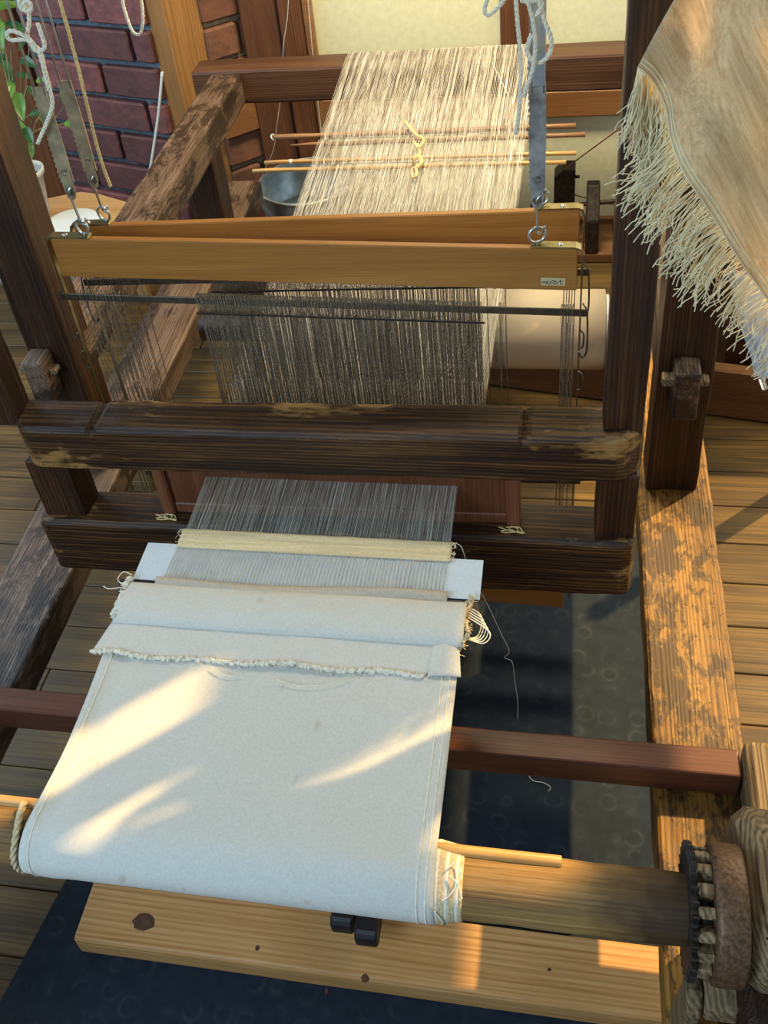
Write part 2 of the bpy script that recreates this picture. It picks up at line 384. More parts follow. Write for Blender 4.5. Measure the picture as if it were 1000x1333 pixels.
# ================================================================== SETTING
floor = struct('floor', bm_box(-2.7, 1.9, -.5, 3.3, ZF-.05, ZF-.0105, 0), 'iron')
pm = {}
row = 0; y = -.5
while y < 3.25:
    x = -2.7 - random.random()*.8
    while x < 1.9:
        L = .91; x0 = max(x, -2.7); x1 = min(x+L, 1.9)
        if x1-x0 > .05:
            key = round(x1-x0, 3)
            if key not in pm:
                bm = bm_box(-key/2+.001, key/2-.001, -.0525, .0525, -.010, 0, .0016)
                pm[key] = bpy.data.meshes.new('floor_plank'); bm.to_mesh(pm[key]); bm.free(); pm[key].materials.append(M['floor'])
            o = bpy.data.objects.new('floor_plank', pm[key]); C.objects.link(o); o.parent = floor; o.location = ((x0+x1)/2, y+.053, ZF)
        x += L
    y += .107; row += 1
def along(A, th, u, d=0):  # point on a wall line: u along it, d out towards the room
    c, s = math.cos(math.radians(th)), math.sin(math.radians(th)); return Vector((A[0]+u*c+d*s, A[1]+u*s-d*c, 0))
def wall_slab(name, A, th, u0, u1, z0, z1, t, mat):
    p = [along(A, th, u0, 0), along(A, th, u1, 0), along(A, th, u1, -t), along(A, th, u0, -t)]
    return struct(name, bm_prism([(q.x, q.y) for q in p], 'z', z0, z1), mat)
def bricks(wall, A, th, u0, u1, z0, rows, L, pitch, mat, seed, shift=0):
    rnd = random.Random(seed); meshes = {}
    def mk(l, v):
        key = (round(l, 2), v)
        if key not in meshes:
            bm = bm_box(-l/2+.007, l/2-.007, -.012, .026, -pitch/2+.009, pitch/2-.009, .006)
            bmesh.ops.subdivide_edges(bm, edges=bm.edges[:], cuts=1)
            for q in bm.verts: q.co += noise.noise_vector(q.co*35+Vector((v*5, 0, seed)))*.003
            me = bpy.data.meshes.new('brick'); bm.to_mesh(me); bm.free(); me.materials.append(M[mat]); meshes[key] = me
        return meshes[key]
    for r in range(rows):
        u = u0 - L + shift - (L/2 if r % 2 else 0)
        while u < u1-.02:
            a, b = max(u, u0), min(u+L, u1)
            if b-a > .03:
                p = along(A, th, (a+b)/2, .012)
                o = bpy.data.objects.new('brick', mk(b-a, rnd.randrange(3))); C.objects.link(o); o.parent = wall
                o.location = (p.x, p.y, z0+pitch*(r+.5)+rnd.uniform(-.002, .002)); o.rotation_euler = (rnd.uniform(-.008, .008), rnd.uniform(-.006, .006), math.radians(th))
            u += L
BA = (-1.155, 2.80); BTH = 162
# along() with th=162 runs left; room side is d<0 there, so build it right-to-left with th=-18
BL = (BA[0]-1.12*math.cos(math.radians(18)), BA[1]+1.12*math.sin(math.radians(18)))
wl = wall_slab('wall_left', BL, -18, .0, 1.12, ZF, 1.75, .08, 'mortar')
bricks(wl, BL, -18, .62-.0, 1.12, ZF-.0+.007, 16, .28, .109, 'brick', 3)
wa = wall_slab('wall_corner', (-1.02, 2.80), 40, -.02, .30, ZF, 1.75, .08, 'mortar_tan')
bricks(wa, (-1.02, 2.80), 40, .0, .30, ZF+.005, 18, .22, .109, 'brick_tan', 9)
wb = struct('wall_back', bm_box(-.70, 1.0, 2.82, 2.90, ZF, 2.6, 0), 'plaster')
struct('trim_1', bm_box(-.70, .40, 2.795, 2.82, .093, .17, .004), 'brown_x')
struct('trim_2', bm_box(-.180, -.100, 2.79, 2.82, .17, 1.75, .004), 'brown_z')
struct('trim_3', bm_box(-.100, -.066, 2.805, 2.82, .17, 1.75, .003), 'brown_z')
struct('baseboard_back', bm_box(-.70, .40, 2.80, 2.82, ZF, ZF+.03, .003), 'brown_x')
# corner post between the two brick walls, turned on its axis
p = [(-1.165, 2.80), (-1.092, 2.745), (-1.005, 2.80), (-1.08, 2.86)]
struct('trim_4', bm_prism(p, 'z', ZF, 1.75, .004), 'orange_z')
q0 = along((-1.02, 2.80), 40, .0, .0); 
pp = [along((-1.02, 2.80), 40, u, d) for u, d in ((.0, .045), (.30, .045), (.30, 0), (.0, 0))]
struct('trim_5', bm_prism([(a.x, a.y) for a in pp], 'z', .07, .19, .003), 'brown_x')
# brown frame boards at the end of the plaster
struct('trim_6', bm_box(-.905, -.795, 2.83, 2.90, ZF, 1.75, .004), 'brown_z')
struct('trim_7', bm_box(-.785, -.715, 2.80, 2.86, ZF, 1.75, .004), 'brown_z')
struct('trim_8', bm_box(-.713, -.690, 2.79, 2.82, ZF, 1.75, .003), 'brown_x')
# window frame at the left end of the brick wall, with its pane
f0 = along(BL, -18, .565, .0); win = None
def wpost(name, u, wd, dp, mat, z0=ZF, z1=1.75, parent=None):
    p = [along(BL, -18, a, d) for a, d in ((u, dp), (u+wd, dp), (u+wd, -.05), (u, -.05))]
    return struct(name, bm_prism([(a.x, a.y) for a in p], 'z', z0, z1, .003), mat, parent)
wpost('trim_9', .515, .095, .05, 'brown_z'); wpost('trim_10', .485, .028, .075, 'orange_z')
win = wpost('window_1', .395, .075, .05, 'orange_z')
pn = [along(BL, -18, a, d) for a, d in ((-.9, .01), (.40, .01), (.40, .005), (-.9, .005))]
o = obj('pane', bm_prism([(a.x, a.y) for a in pn], 'z', .02, 1.7), 'glass', win)
wpost('frame', .36, .03, .03, 'white', .0, 1.7, win); wpost('sill', -.9, 1.3, .10, 'table', -.06, -.02, win)
# unseen right wall, added: its openings are cut to place the sun patches
def wall_open(name, x0, x1, ya, yb, za, zb, holes, mat):
    ys = sorted({ya, yb, *[h[0] for h in holes], *[h[1] for h in holes]}); bms = []
    zs = sorted({za, zb, *[h[2] for h in holes], *[h[3] for h in holes]})
    for a, b in zip(ys, ys[1:]):
        for c, d in zip(zs, zs[1:]):
            if not any(h[0] <= a and b <= h[1] and h[2] <= c and d <= h[3] for h in holes): bms.append(bm_box(x0, x1, a, b, c, d, 0))
    b = join(*bms); bmesh.ops.remove_doubles(b, verts=b.verts[:], dist=.0005)
    return struct(name, b, mat)
wall_open('sun_mask_wall', 1.0, 1.06, -.4, 2.82, ZF, 3.2, [(.15, 2.72, .15, 1.165), (1.40, 1.90, 1.44, 1.69), (1.60, 1.78, 1.69, 2.05), (1.80, 2.16, 1.99, 2.40), (2.10, 2.75, 1.19, 1.42)], 'plaster')
# ================================================================== LOOM FRAME
loom = thing('loom_frame', 'dark old timber loom frame, long side rails, posts and back beam on brown floor', 'loom', (-.35, 1.3, ZF))
obj('side_rail', bm_timber(.137, .260, .02, 2.52, 0, .065, .006, .0028, 60, 1), 'rail', loom, label='worn golden side rail with blotches and worm holes')
obj('side_rail', bm_timber(-.953, -.828, .02, 2.52, 0, .065, .006, .0028, 60, 2), 'rail_left', loom, label='grey brown side rail')
for x in (.165, -.925):
    for yy in (.25, 2.42): obj('foot', bm_timber(x, x+.07, yy, yy+.08, ZF, .0, .005, .002, 6, x), 'old_z', loom)
obj('front_post', bm_timber(.151, .236, 1.345, 1.43, .064, 1.75, .005, .002, 40, 3), 'old_z', loom)
obj('front_post', bm_timber(-.930, -.846, 1.345, 1.43, .064, 1.75, .005, .002, 40, 4), 'old_z', loom)
obj('upper_rail', bm_timber(-.930, -.846, 1.40, 2.57, .268, .350, .006, .002, 30, 5), 'rail_left', loom, label='grey worn upper rail')
obj('upper_rail', bm_timber(.151, .236, 1.40, 2.57, .268, .350, .006, .002, 30, 6), 'old_y', loom)
obj('back_beam', bm_timber(-.985, .275, 2.57, 2.66, .262, .357, .008, .0018, 40, 7), 'backbeam', loom)
obj('back_post', bm_timber(-.930, -.846, 2.225, 2.31, .06, .27, .005, .002, 10, 8), 'old_z', loom)
obj('back_post', bm_timber(.151, .236, 2.225, 2.31, .06, .27, .005, .002, 10, 9), 'old_z', loom)
for x, sgn in ((.192, 1), (-.902, -1)):
    t = obj('tenon', bm_timber(x-.018, x+.020, 1.298, 1.346, .262, .356, .005, .001, 4, x), 'rail_left', loom)
    obj('wedge', bm_prism([(x-.036, .317), (x-.036, .334), (x+.034, .330), (x+.034, .319)], 'y', 1.314, 1.334, .002), 'grey_block', t, label='pale wooden wedge through the tenon')
obj('top_beam', bm_timber(-1.0, .30, 1.345, 1.43, 1.75, 1.84, .006, .002, 20, 41), 'old_x', loom)
obj('top_beam', bm_timber(-1.0, .30, 1.06, 1.13, 1.75, 1.82, .006, .002, 20, 42), 'old_x', loom)
for x in (.151, -.93): obj('top_side_beam', bm_timber(x, x+.085, 1.0, 2.0, 1.84, 1.92, .006, .002, 12, x), 'old_y', loom)
obj('top_beam', bm_timber(-1.0, .30, 1.20, 1.29, 1.745, 1.84, .006, .002, 20, 43), 'old_x', loom)
# bearing post for the cloth roller, front right
obj('bearing_post', bm_timber(.190, .31, .36, .60, .064, .245, .012, .004, 10, 10), 'old_z', loom)
b = bm_prism([(.455, .235), (.450, .275), (.462, .312), (.50, .328), (.57, .324), (.615, .305), (.640, .27), (.642, .20), (.60, .18), (.50, .20)], 'x', .195, .33, .012)
bmesh.ops.subdivide_edges(b, edges=b.edges[:], cuts=3, use_grid_fill=True)
for v in b.verts: v.co += noise.noise_vector(v.co*22)*.003
obj('bearing_block', b, 'grey_block', loom, label='weathered cracked bearing block with worm holes')
obj('rail_block', bm_timber(.246, .36, .70, .82, .0, .128, .012, .003, 8, 11), 'grey_block', loom, label='rounded weathered block at the end of the cross bar')
# ================================================================== BEATER
beat = thing('beater', 'hanging beater of dark worn timbers with a red-brown reed, in front of the posts', 'beater', (-.35, 1.08, .12))
def tilt(bm, k=.014):
    for v in bm.verts: v.co.z += k*(v.co.x+.35)
    return bm
def chamfer_rail(x0, x1, y0, y1, z0, z1, c, seed):
    bm = bm_prism([(x0, y1), (x0+.002, y0+c), (x0+c*.9, y0), (x1-c, y0), (x1, y0+c), (x1, y1)], 'z', z0, z1, .007)
    for i in range(1, 150):
        co = Vector((x0+(x1-x0)*i/150, 0, 0)); bmesh.ops.bisect_plane(bm, geom=bm.verts[:]+bm.edges[:]+bm.faces[:], plane_co=co, plane_no=(1, 0, 0))
    for v in bm.verts:
        d = noise.noise_vector(v.co*12+Vector((seed, 0, 0)))*.0026+noise.noise_vector(v.co*45)*.0014; d.x = 0; v.co += d
    return tilt(bm)
obj('top_rail', chamfer_rail(-.806, .112, 1.04, 1.115, .357, .440, .030, 1), 'beater', beat)
bt = bpy.data.objects['top_rail']
for v in bt.data.vertices:
    X = v.co.x-.35; Z = v.co.z+.12
    for xn in (-.669, -.046):
        d = abs(X-xn)
        if d < .0075 and Z > .425: v.co.z -= .009*(1-d/.0075)
obj('bottom_rail', chamfer_rail(-.820, .112, 1.04, 1.12, .126, .243, .012, 2), 'beater', beat)
obj('stile', tilt(bm_timber(.055, .110, 1.055, 1.11, .235, .362, .004, .002, 6, 12)), 'old_z', beat)
obj('stile', tilt(bm_timber(-.806, -.735, 1.055, 1.11, .235, .362, .004, .002, 6, 13)), 'old_z', beat)
obj('arm', bm_timber(.057, .109, 1.062, 1.108, .435, 1.75, .004, .0015, 30, 14), 'old_z', beat)
obj('arm', bm_timber(-.85, -.792, 1.062, 1.108, .42, 1.75, .004, .0015, 30, 15), 'old_z', beat)
reed = obj('reed', tilt(join(bm_box(-.59, -.07, 1.073, 1.083, .338, .358, .002), bm_box(-.59, -.07, 1.073, 1.083, .238, .262, .002))), 'reed', beat, label='red-brown reed of fine close dents')
obj('reed_end', tilt(bm_box(-.608, -.588, 1.066, 1.09, .238, .362, .003)), 'reed', reed)
obj('reed_end', tilt(bm_box(-.071, -.051, 1.066, 1.09, .238, .362, .003)), 'reed', reed)
bm = bmesh.new()
for i in range(430):
    x = -.588+.517*(i+.5)/430; d = .00042
    vs = [bm.verts.new((x+a*d, 1.078+b*.0035, z)) for z in (.258, .342) for a, b in ((-1, -1), (1, -1), (1, 1), (-1, 1))]
    for k in range(4): bm.faces.new((vs[k], vs[(k+1) % 4], vs[4+(k+1) % 4], vs[4+k]))
o = obj('reed_dents', tilt(bm), 'reed', reed); o['kind'] = 'stuff'
for x in (-.598, -.061):   # binding of straw at the reed's feet
    pts = [(x+.022*math.cos(a*2.3)*(.6+.4*math.sin(a)), 1.058+.006*math.sin(a*1.7), .243+.004*abs(math.sin(a*3))) for a in [i*.5 for i in range(16)]]
    obj('straw_binding', tilt(bm_tube(smooth_path(pts, 3), .0011, 5)), 'rope_gold', beat)
# ================================================================== HEDDLE SHAFTS
def shaft(y, xl, xr, zl, zr, label, stick, zoff=0, ymul=0.0):
    """one heddle shaft: wooden slat in metal end brackets, rods above and below, wire heddles between"""
    T = thing('heddle_shaft', label, 'heddle shaft', ((xl+xr)/2, y, .10+zoff), 'pair of heddle shafts behind the beater')
    k = (zr-zl)/(xr-xl)
    def tl(bm):
        for v in bm.verts:
            v.co.z += zl + k*(v.co.x-xl); v.co.y += ymul*(v.co.x-xl)
        return bm
    obj('slat', tl(bm_box(xl+.006, xr-.005, y-.006, y+.006, -.064, 0, .0015)), 'slat', T)
    obj('slat', tl(bm_box(xl+.012, xr-.008, y-.006, y+.006, -.725, -.662, .0015)), 'slat', T)
    for x, s in ((xl, 1), (xr, -1)):
        path = [(x+s*.066, y, .002), (x+s*.010, y, .002), (x+s*.003, y, -.001), (x, y, -.009), (x, y, -.064), (x, y, -.70)]
        b = bmesh.new()
        for (ax, ay, az), (bx, by, bz) in zip(path, path[1:]):
            pass
        prof = [(px, pz) for px, _, pz in path]
        n = len(prof); wv = []
        for i, (px, pz) in enumerate(prof):
            wd = .0075 if pz > -.01 else .0038
            wv.append([b.verts.new((px, y-wd, pz)), b.verts.new((px, y+wd, pz)), b.verts.new((px-s*.0022, y+wd, pz+.0022 if pz > -.005 else pz)), b.verts.new((px-s*.0022, y-wd, pz+.0022 if pz > -.005 else pz))])
        for A, B in zip(wv, wv[1:]):
            for q in range(4): b.faces.new((A[q], A[(q+1) % 4], B[(q+1) % 4], B[q]))
        b.faces.new(wv[0][::-1]); b.faces.new(wv[-1]); bmesh.ops.recalc_face_normals(b, faces=b.faces[:])
        br = obj('end_bracket', tl(b), 'brass', T)
        obj('screw', tl(bm_lathe([(.004, .003), (.004, .0048), (.002, .0058), (.0, .0058)], 'z', (x+s*.028, y, 0), 12)), 'zinc', br)
        obj('end_hook', tl(join(bm_tube(smooth_path([(x-s*.004, y-.004, -.085), (x-s*.010, y-.006, -.10), (x-s*.012, y-.006, -.16), (x-s*.006, y-.005, -.176), (x-s*.001, y-.004, -.166)], 4), .0014, 6),
                                bm_tube(smooth_path([(x-s*.001, y-.005, -.20), (x-s*.007, y-.006, -.208), (x-s*.006, y-.006, -.23), (x+s*.0, y-.005, -.235)], 4), .0014, 6))), 'rod', br)
        obj('eye_screw', tl(join(bm_ring((x+s*.058, y, .0175), .0112, .0021, (.35*s, 1, 0)), bm_tube([(x+s*.058, y, .001), (x+s*.058, y, .008)], .002, 8))), 'zinc', T)
    for z in (-.103, -.515):
        obj('heddle_rod', tl(bm_box(xl-.010, xr+.012, y-.0016, y+.0016, z-.0058, z+.0058, .0008)), 'rod', T)
    obj('twist_line', tl(bm_box(xl+.20, xl+.622, y-.006, y-.0035, -.1235, -.1205, .0005)), 'iron', T)  # added dark strip standing for the line where the heddle wires twist
    # heddles: twisted wires with an eye at mid height, looped over both rods
    rnd = random.Random(int(y*1000)); lines = []; loops = []
    xs = []
    N = 205
    x = xl+.203
    for i in range(N): xs.append(xl+.203+(.412)*(i+rnd.uniform(-.35, .35))/N)
    xs += [xl+.022+i*.0052+rnd.uniform(-.001, .001) for i in range(11)] + [xl+.086] + [xr-.024+i*.0038 for i in range(5)] + [xr-.135, xr-.108]
    for x in xs:
        dx = rnd.uniform(-.0035, .0035); yy = y+rnd.uniform(-.004, .004); e = .0022
        zt, zm, zb = -.094, -.309, -.524
        lines.append([(x-.0006, y-.0035, zt), (x-.0006, y-.004, zt-.022), (x, yy, zt-.030), (x+dx*.5, yy, zm+.012), (x+dx*.5-e, yy, zm+.006), (x+dx*.5-e, yy, zm-.006), (x+dx*.5, yy, zm-.012), (x+dx, yy, zb+.03), (x+dx, y-.0035, zb)])
        lines.append([(x+.0012, y+.0035, zt), (x+.0012, y-.001, zt-.022), (x+.0009, yy, zt-.030), (x+.0009+dx*.5, yy, zm+.012), (x+dx*.5+e, yy, zm+.006), (x+dx*.5+e, yy, zm-.006), (x+.0009+dx*.5, yy, zm-.012), (x+.0009+dx, yy, zb+.03), (x+dx, y+.0035, zb)])
        loops.append([(x-.0006, y-.0035, zt), (x, y, zt+.004), (x+.0012, y+.0035, zt)])
    b = bm_strands(lines, .00042, 3); bm_strands(loops, .0008, 3, b)
    o = obj('heddles', tl(b), 'steel', T); o['kind'] = 'stuff'
    if stick:
        lb = obj('sticker', tl(bm_box(xr-.052, xr-.020, y-.0068, y-.006, -.056, -.044, .0002)), 'label', T, label='small pale sticker with handwritten marks')
        S = [[(.05, .30), (.16, .55), (.26, .40)], [(.06, .58), (.14, .38), (.30, .22)], [(.22, .42), (.30, .62), (.24, .35), (.33, .20), (.42, .34)], [(.42, .30), (.38, .48), (.46, .66), (.55, .60)],
             [(.58, .60), (.50, .45), (.54, .26), (.64, .24), (.68, .45), (.62, .62), (.57, .62)], [(.80, .82), (.79, .50), (.80, .25), (.88, .22)], [(.72, .58), (.80, .62), (.90, .64)]]
        ink = bmesh.new()
        for s in S: bm_tube(smooth_path([(xr-.052+.032*u, y-.0069, -.056+.012*v) for u, v in s], 5), .00045, 5, ink)
        obj('handwriting', tl(ink), 'ink', lb, label='black handwritten marks')
    return T
shaft(1.20, -.727, .024, .664, .639, 'nearer heddle shaft with an orange slat bearing a small sticker', True)
shaft(1.285, -.733, .026, .634, .650, 'farther heddle shaft, its orange slat just behind the one with the sticker', False, .01)
# ================================================================== HEDDLE HANGERS
def hanger(x, y, z, label, lean, tint='blade', blade=(.070, .205), cord=True):
    """saw-toothed hanger: hook, tip plate, toothed blade, wire loop above"""
    T = thing('heddle_hanger', label, 'hanger', (x, y, z), 'hangers above the heddle shafts')
    z0, z1 = z+blade[0], z+blade[1]; w_ = .0092
    def L(bm):
        for v in bm.verts: v.co.x += lean*(v.co.z-z); 
        return bm
    pts = []; n = 34
    for i in range(n+1):
        zz = z0+(z1-z0)*i/n; pts.append((x-w_-.0022*(i % 2 == 0), zz))
    poly = pts + [(x+w_, z1), (x+w_+.001, (z0+z1)/2), (x+w_, z0)]
    bl = obj('blade', L(bm_prism(poly, 'y', y-.0012, y+.0012)), tint, T)
    obj('rivet', L(bm_lathe([(.0048, -.0012), (.004, -.0028), (.0028, -.0024), (.0, -.0022)], 'y', (x, y, z0+.014), 14)), 'rod', bl)
    tp = [(x-w_*.86, z0+.016), (x+w_*.86, z0+.016), (x+w_*.86, z0-.014), (x+w_*.6, z0-.024), (x, z0-.028), (x-w_*.6, z0-.024), (x-w_*.86, z0-.014)]
    tpl = obj('tip_plate', L(bm_prism(tp, 'y', y-.0026, y-.0013)), 'zinc' if tint == 'zincblade' else tint, T)
    obj('eyelet', L(bm_ring((x, y-.003, z0-.014), .0046, .0012, (0, 1, 0), 14, 6)), 'rod', tpl)
    obj('hook', L(bm_tube(smooth_path([(x+.004, y-.004, z0-.006), (x, y-.006, z0-.012), (x-.001, y-.003, z0-.022), (x, y, z+.012), (x+.001, y+.004, z+.001), (x+.006, y+.002, z+.003), (x+.010, y-.002, z+.014)], 5), .0019, 8)), 'zinc', T)
    if tint == 'blade_blue': obj('sleeve', L(bm_box(x-.0075, x+.0085, y-.002, y+.002, z1-.004, z1+.20, .001)), 'zinc', T, label='smooth grey metal sleeve')
    # twin wires up from the blade and the loop they hang in
    wz = z1+.125
    obj('top_wire', L(join(bm_tube([(x-w_*.75, y, z1-.012), (x-w_*.7, y, wz-.012), (x-.003, y, wz+.004)], .0016, 6), bm_tube([(x+w_*.75, y, z1-.012), (x+w_*.7, y, wz-.012), (x+.003, y, wz+.004)], .0018, 6),
                           bm_ring((x, y, wz+.014), .011, .0012, (1, .3, 0), 18, 6), bm_tube([(x-.002, y, wz+.02), (x+.006, y, wz+.12), (x, y, 1.745)], .0012, 6))), 'wire', T)
    return T
xl, xr = -.727, .024
def eye(xl, xr, zl, zr, u): 
    x = xl+u if u > 0 else xr+u; return x, zl+(zr-zl)/(xr-xl)*(x-xl)+.0175
ex, ez = eye(-.727, .024, .664, .639, .058)
h1 = hanger(ex, 1.20, ez, 'front left saw-toothed metal hanger with a knotted cream cord', .0)
ex2, ez2 = eye(-.733, .026, .634, .650, .058)
h2 = hanger(ex2, 1.285, ez2, 'rear left saw-toothed metal hanger with a straight straw cord beside it', .0)
ex3, ez3 = eye(-.727, .024, .664, .639, -.058)
h3 = hanger(ex3, 1.20, ez3, 'front right blue-grey saw-toothed hanger with looped white cord, before the warp', .0, 'blade_blue', blade=(.066, .205))
ex4, ez4 = eye(-.733, .026, .634, .650, -.058)
h4 = hanger(ex4-.003, 1.285, ez4, 'rear right hanger almost hidden behind the front right one', -.02, 'blade_blue')
def pix(y, pts, jit=0): return [at(px, py, Y=y+(k[0] if k else 0)) for px, py, *k in pts]
obj('cord', bm_cord(pix(1.19, [(33, -6), (38, 25), (36, 50), (52, 66), (58, 90), (66, 120), (68, 138), (62, 156), (49, 187)]), .0028), 'rope', h1, label='cream cord hanging knotted beside the blade')
obj('cord_knot', join(bm_cord(pix(1.183, [(24, -8), (27, 10), (40, 14), (38, 2), (30, 4), (36, 17)]), .0028), bm_cord(pix(1.18, [(49, 30), (54, 45), (58, 62), (46, 66), (36, 52), (14, 52), (9, 44), (16, 40), (36, 49), (48, 64), (54, 78), (64, 118)]), .0028)), 'rope', h1, label='loosely knotted cord end')
obj('cord', bm_cord(pix(1.275, [(76, -6), (90, 45), (102, 90), (114, 140), (126, 190), (136, 222), (144, 243)]), .0026), 'rope_gold', h2, label='straw coloured cord hanging straight')
obj('cord', bm_cord(pix(1.18, [(671, -6), (674, 30), (678, 80), (677, 120), (675, 150), (671, 175)]), .0026), 'rope', h3, label='white cord hanging straight')
obj('cord_knot', join(bm_cord(pix(1.175, [(700, -4), (708, 24), (718, 52), (714, 72), (702, 82), (692, 78), (686, 66), (689, 53), (692, 45)]), .0028),
    bm_cord(pix(1.17, [(687, 2), (694, 28), (697, 60), (693, 92), (686, 112), (681, 127)]), .0026), bm_cord(pix(1.172, [(678, 0), (690, 2), (701, 0), (705, 8), (698, 22)]), .003)), 'rope', h3, label='white cord tied in a bow')
tag(obj('cord_loop', bm_cord(pix(1.3, [(660, -8), (652, 6), (640, 17), (634, 20), (631, 12), (635, -2)]), .0028), 'rope'), 'white cord loop dangling at the top edge, left of the right hangers', 'cord')
tag(obj('cord_loop', bm_cord(pix(2.0, [(158, -8), (162, 12), (170, 36), (178, 45), (184, 40), (186, 20), (183, -8)]), .0034), 'rope'), 'thin white twisted cord loop hanging before the red brick wall', 'cord')
# ================================================================== WARP AND CLOTH
rnd = random.Random(11)
warp = thing('warp', 'long sheet of cream flax warp threads running from the woven band over the back beam', 'warp threads', (-.33, 1.5, .31))
STK = [(2.030, .004), (2.070, -.004), (2.155, .004), (2.200, -.004)]
lines = []; N = 440
for i in range(N):
    u = (i+.5)/N; x0 = -.524+.383*u+noise.noise(Vector((u*150, 7, 0)))*.0016
    cl = noise.noise(Vector((u*38, 0, 0)))*.0075+noise.noise(Vector((u*120, 3, 0)))*.0028
    xb = -.568+.492*u+cl; j = rnd.uniform(-.0012, .0012)
    A = i % 2; y1, z1 = (1.20, .347+j) if A else (1.285, .334+j)
    xh = -.526+.414*u
    P = [(x0, .962, .317), (x0+.0, 1.078, .318), (xh, y1, z1)]
    xm = lambda yy: xh+(xb-xh)*(yy-y1)/(2.575-y1)
    zz = lambda yy: z1+(.3605-z1)*(yy-y1)/(2.575-y1)
    P.append((xm(1.66)+rnd.uniform(-.0015, .0015), 1.66, zz(1.66)))
    for k, (sy, s) in enumerate(STK):
        sg = s if (A == 0) == (k < 2) else -s
        P.append((xm(sy)+rnd.uniform(-.0012, .0012), sy, .3415+sg*1.1+(.0045 if sg > 0 else -.0045)))
    P += [(xb, 2.574, .3595), (xb+rnd.uniform(-.001, .001), 2.60, .3612), (xb, 2.65, .3606), (xb, 2.666, .352)]
    lines.append([Vector(p) for p in P])
wrad = [.00024]*3+[.00038]+[.00046]*(len(P)-4)
o = obj('warp_threads', bm_strands(lines, wrad, 3), 'thread', warp); o['kind'] = 'stuff'
lines = []
for i in range(330):   # under layer: from the back beam down to the warp roll
    u = (i+.5)/330; xb = -.56+.48*u+noise.noise(Vector((u*50, 9, 0)))*.005; xr_ = -.545+.43*u
    lines.append([Vector((xb, 2.668, .345)), Vector((xb, 2.664, .275)), Vector((xr_, 1.99, .118+rnd.uniform(0, .006))), Vector((xr_, 1.87, .142))])
o = obj('under_threads', bm_strands(lines, .00050, 3), 'thread', warp); o['kind'] = 'stuff'
tag(obj('loose_thread', bm_tube(smooth_path([at(640, 80, Y=2.56), at(650, 100, Y=2.4), at(662, 125, Y=2.3)], 4), .0006, 4), 'thread_fine'), 'single pale thread slanting over the warp near the back beam', 'thread')
# woven band: first picks of the cloth
band = thing('woven_band', 'narrow cream raw silk band just woven, in the middle of the front warp', 'woven cloth', (-.333, .945, .317))
def bandf(u, v):
    x = -.527+.389*u; e = noise.noise(Vector((v*9, u > .5, 4)))*.002 if u in (0, 1) else 0
    return Vector((x+e, .9285+.036*v+noise.noise(Vector((u*16, v*2, 0)))*.0012*(v > .9), .3185+noise.noise(Vector((u*20, v*4, 2)))*.0008))
obj('weave', bm_sheet(bandf, 80, 10), 'band', band, .0012)
lines = []; n = 74
for i in range(n):   # warp ends tied in pairs below the band, running over the card
    u = (i+.5)/n; xa = -.525+.385*u; xb = -.529+.389*u+math.sin(i*1.7)*.0006
    for d in (-.0007, .0007):
        lines.append([Vector((xa+d*1.5+rnd.uniform(-.0006, .0006), .930, .3190)), Vector(((xa+xb)/2+d, .90, .3205)), Vector((xb+d*.6, .864, .3205))])
o = obj('tied_ends', bm_strands(lines, .00050, 3), 'thread_grey', band); o['kind'] = 'stuff'
def stripf(u, v):
    x = -.534+.399*u; a = math.pi*v
    lift = .0065+.004*math.sin(u*9+.6)+.002*noise.noise(Vector((u*14, 0, 1)))
    return Vector((x, .871-.017*v-.004*math.sin(u*5), .3195+lift*math.sin(a)*.8+.001))
obj('hem_strip', bm_sheet(stripf, 60, 6), 'strip', band, .0012, label='thin beige cloth strip')
ss = []
for i in range(26):
    s = rnd.choice((0, 1)); x = -.527 if s == 0 else -.138; y0 = rnd.uniform(.93, .964)
    ss.append([Vector((x, y0, .319)), Vector((x+(-1, 1)[s]*.003, y0+rnd.uniform(-.003, .003), .320)), Vector((x+(-1, 1)[s]*rnd.uniform(.004, .007), y0+rnd.uniform(-.006, .006), .3185))])
o = obj('frayed_edge', bm_strands(ss, .0004, 3), 'fringe', band); o['kind'] = 'stuff'
tag(obj('loose_thread', bm_tube(smooth_path([at(587, 706, Y=.965), at(600, 711, Y=.96), at(607, 730, Y=.955), at(618, 756, Y=.95), at(630, 778, Y=.948), at(641, 800, Y=.945), at(655, 830, Y=.945), at(663, 848, Y=.945), at(657, 856, Y=.943), at(667, 862, Y=.944), at(670, 885, Y=.945), at(674, 912, Y=.945), at(674, 936, Y=.945)], 5), .00055, 5), 'thread_fine'),
    'long loose white thread dangling from the right end of the woven band', 'thread')
tag(obj('card_strip', bm_box(-.572, -.094, .868, .936, .3155, .3166, 0), 'paper'), 'pale blue paper card lying under the front warp threads', 'card')
tag(obj('lint', bm_tube(smooth_path([at(x, y, Z=ZF+.005) for x, y in ((686, 1006), (694, 1016), (708, 1019), (717, 1025), (714, 1030))], 4), .0005, 4), 'thread_fine'), 'short curl of pale lint on the dark mat beside the cross bar', 'lint')
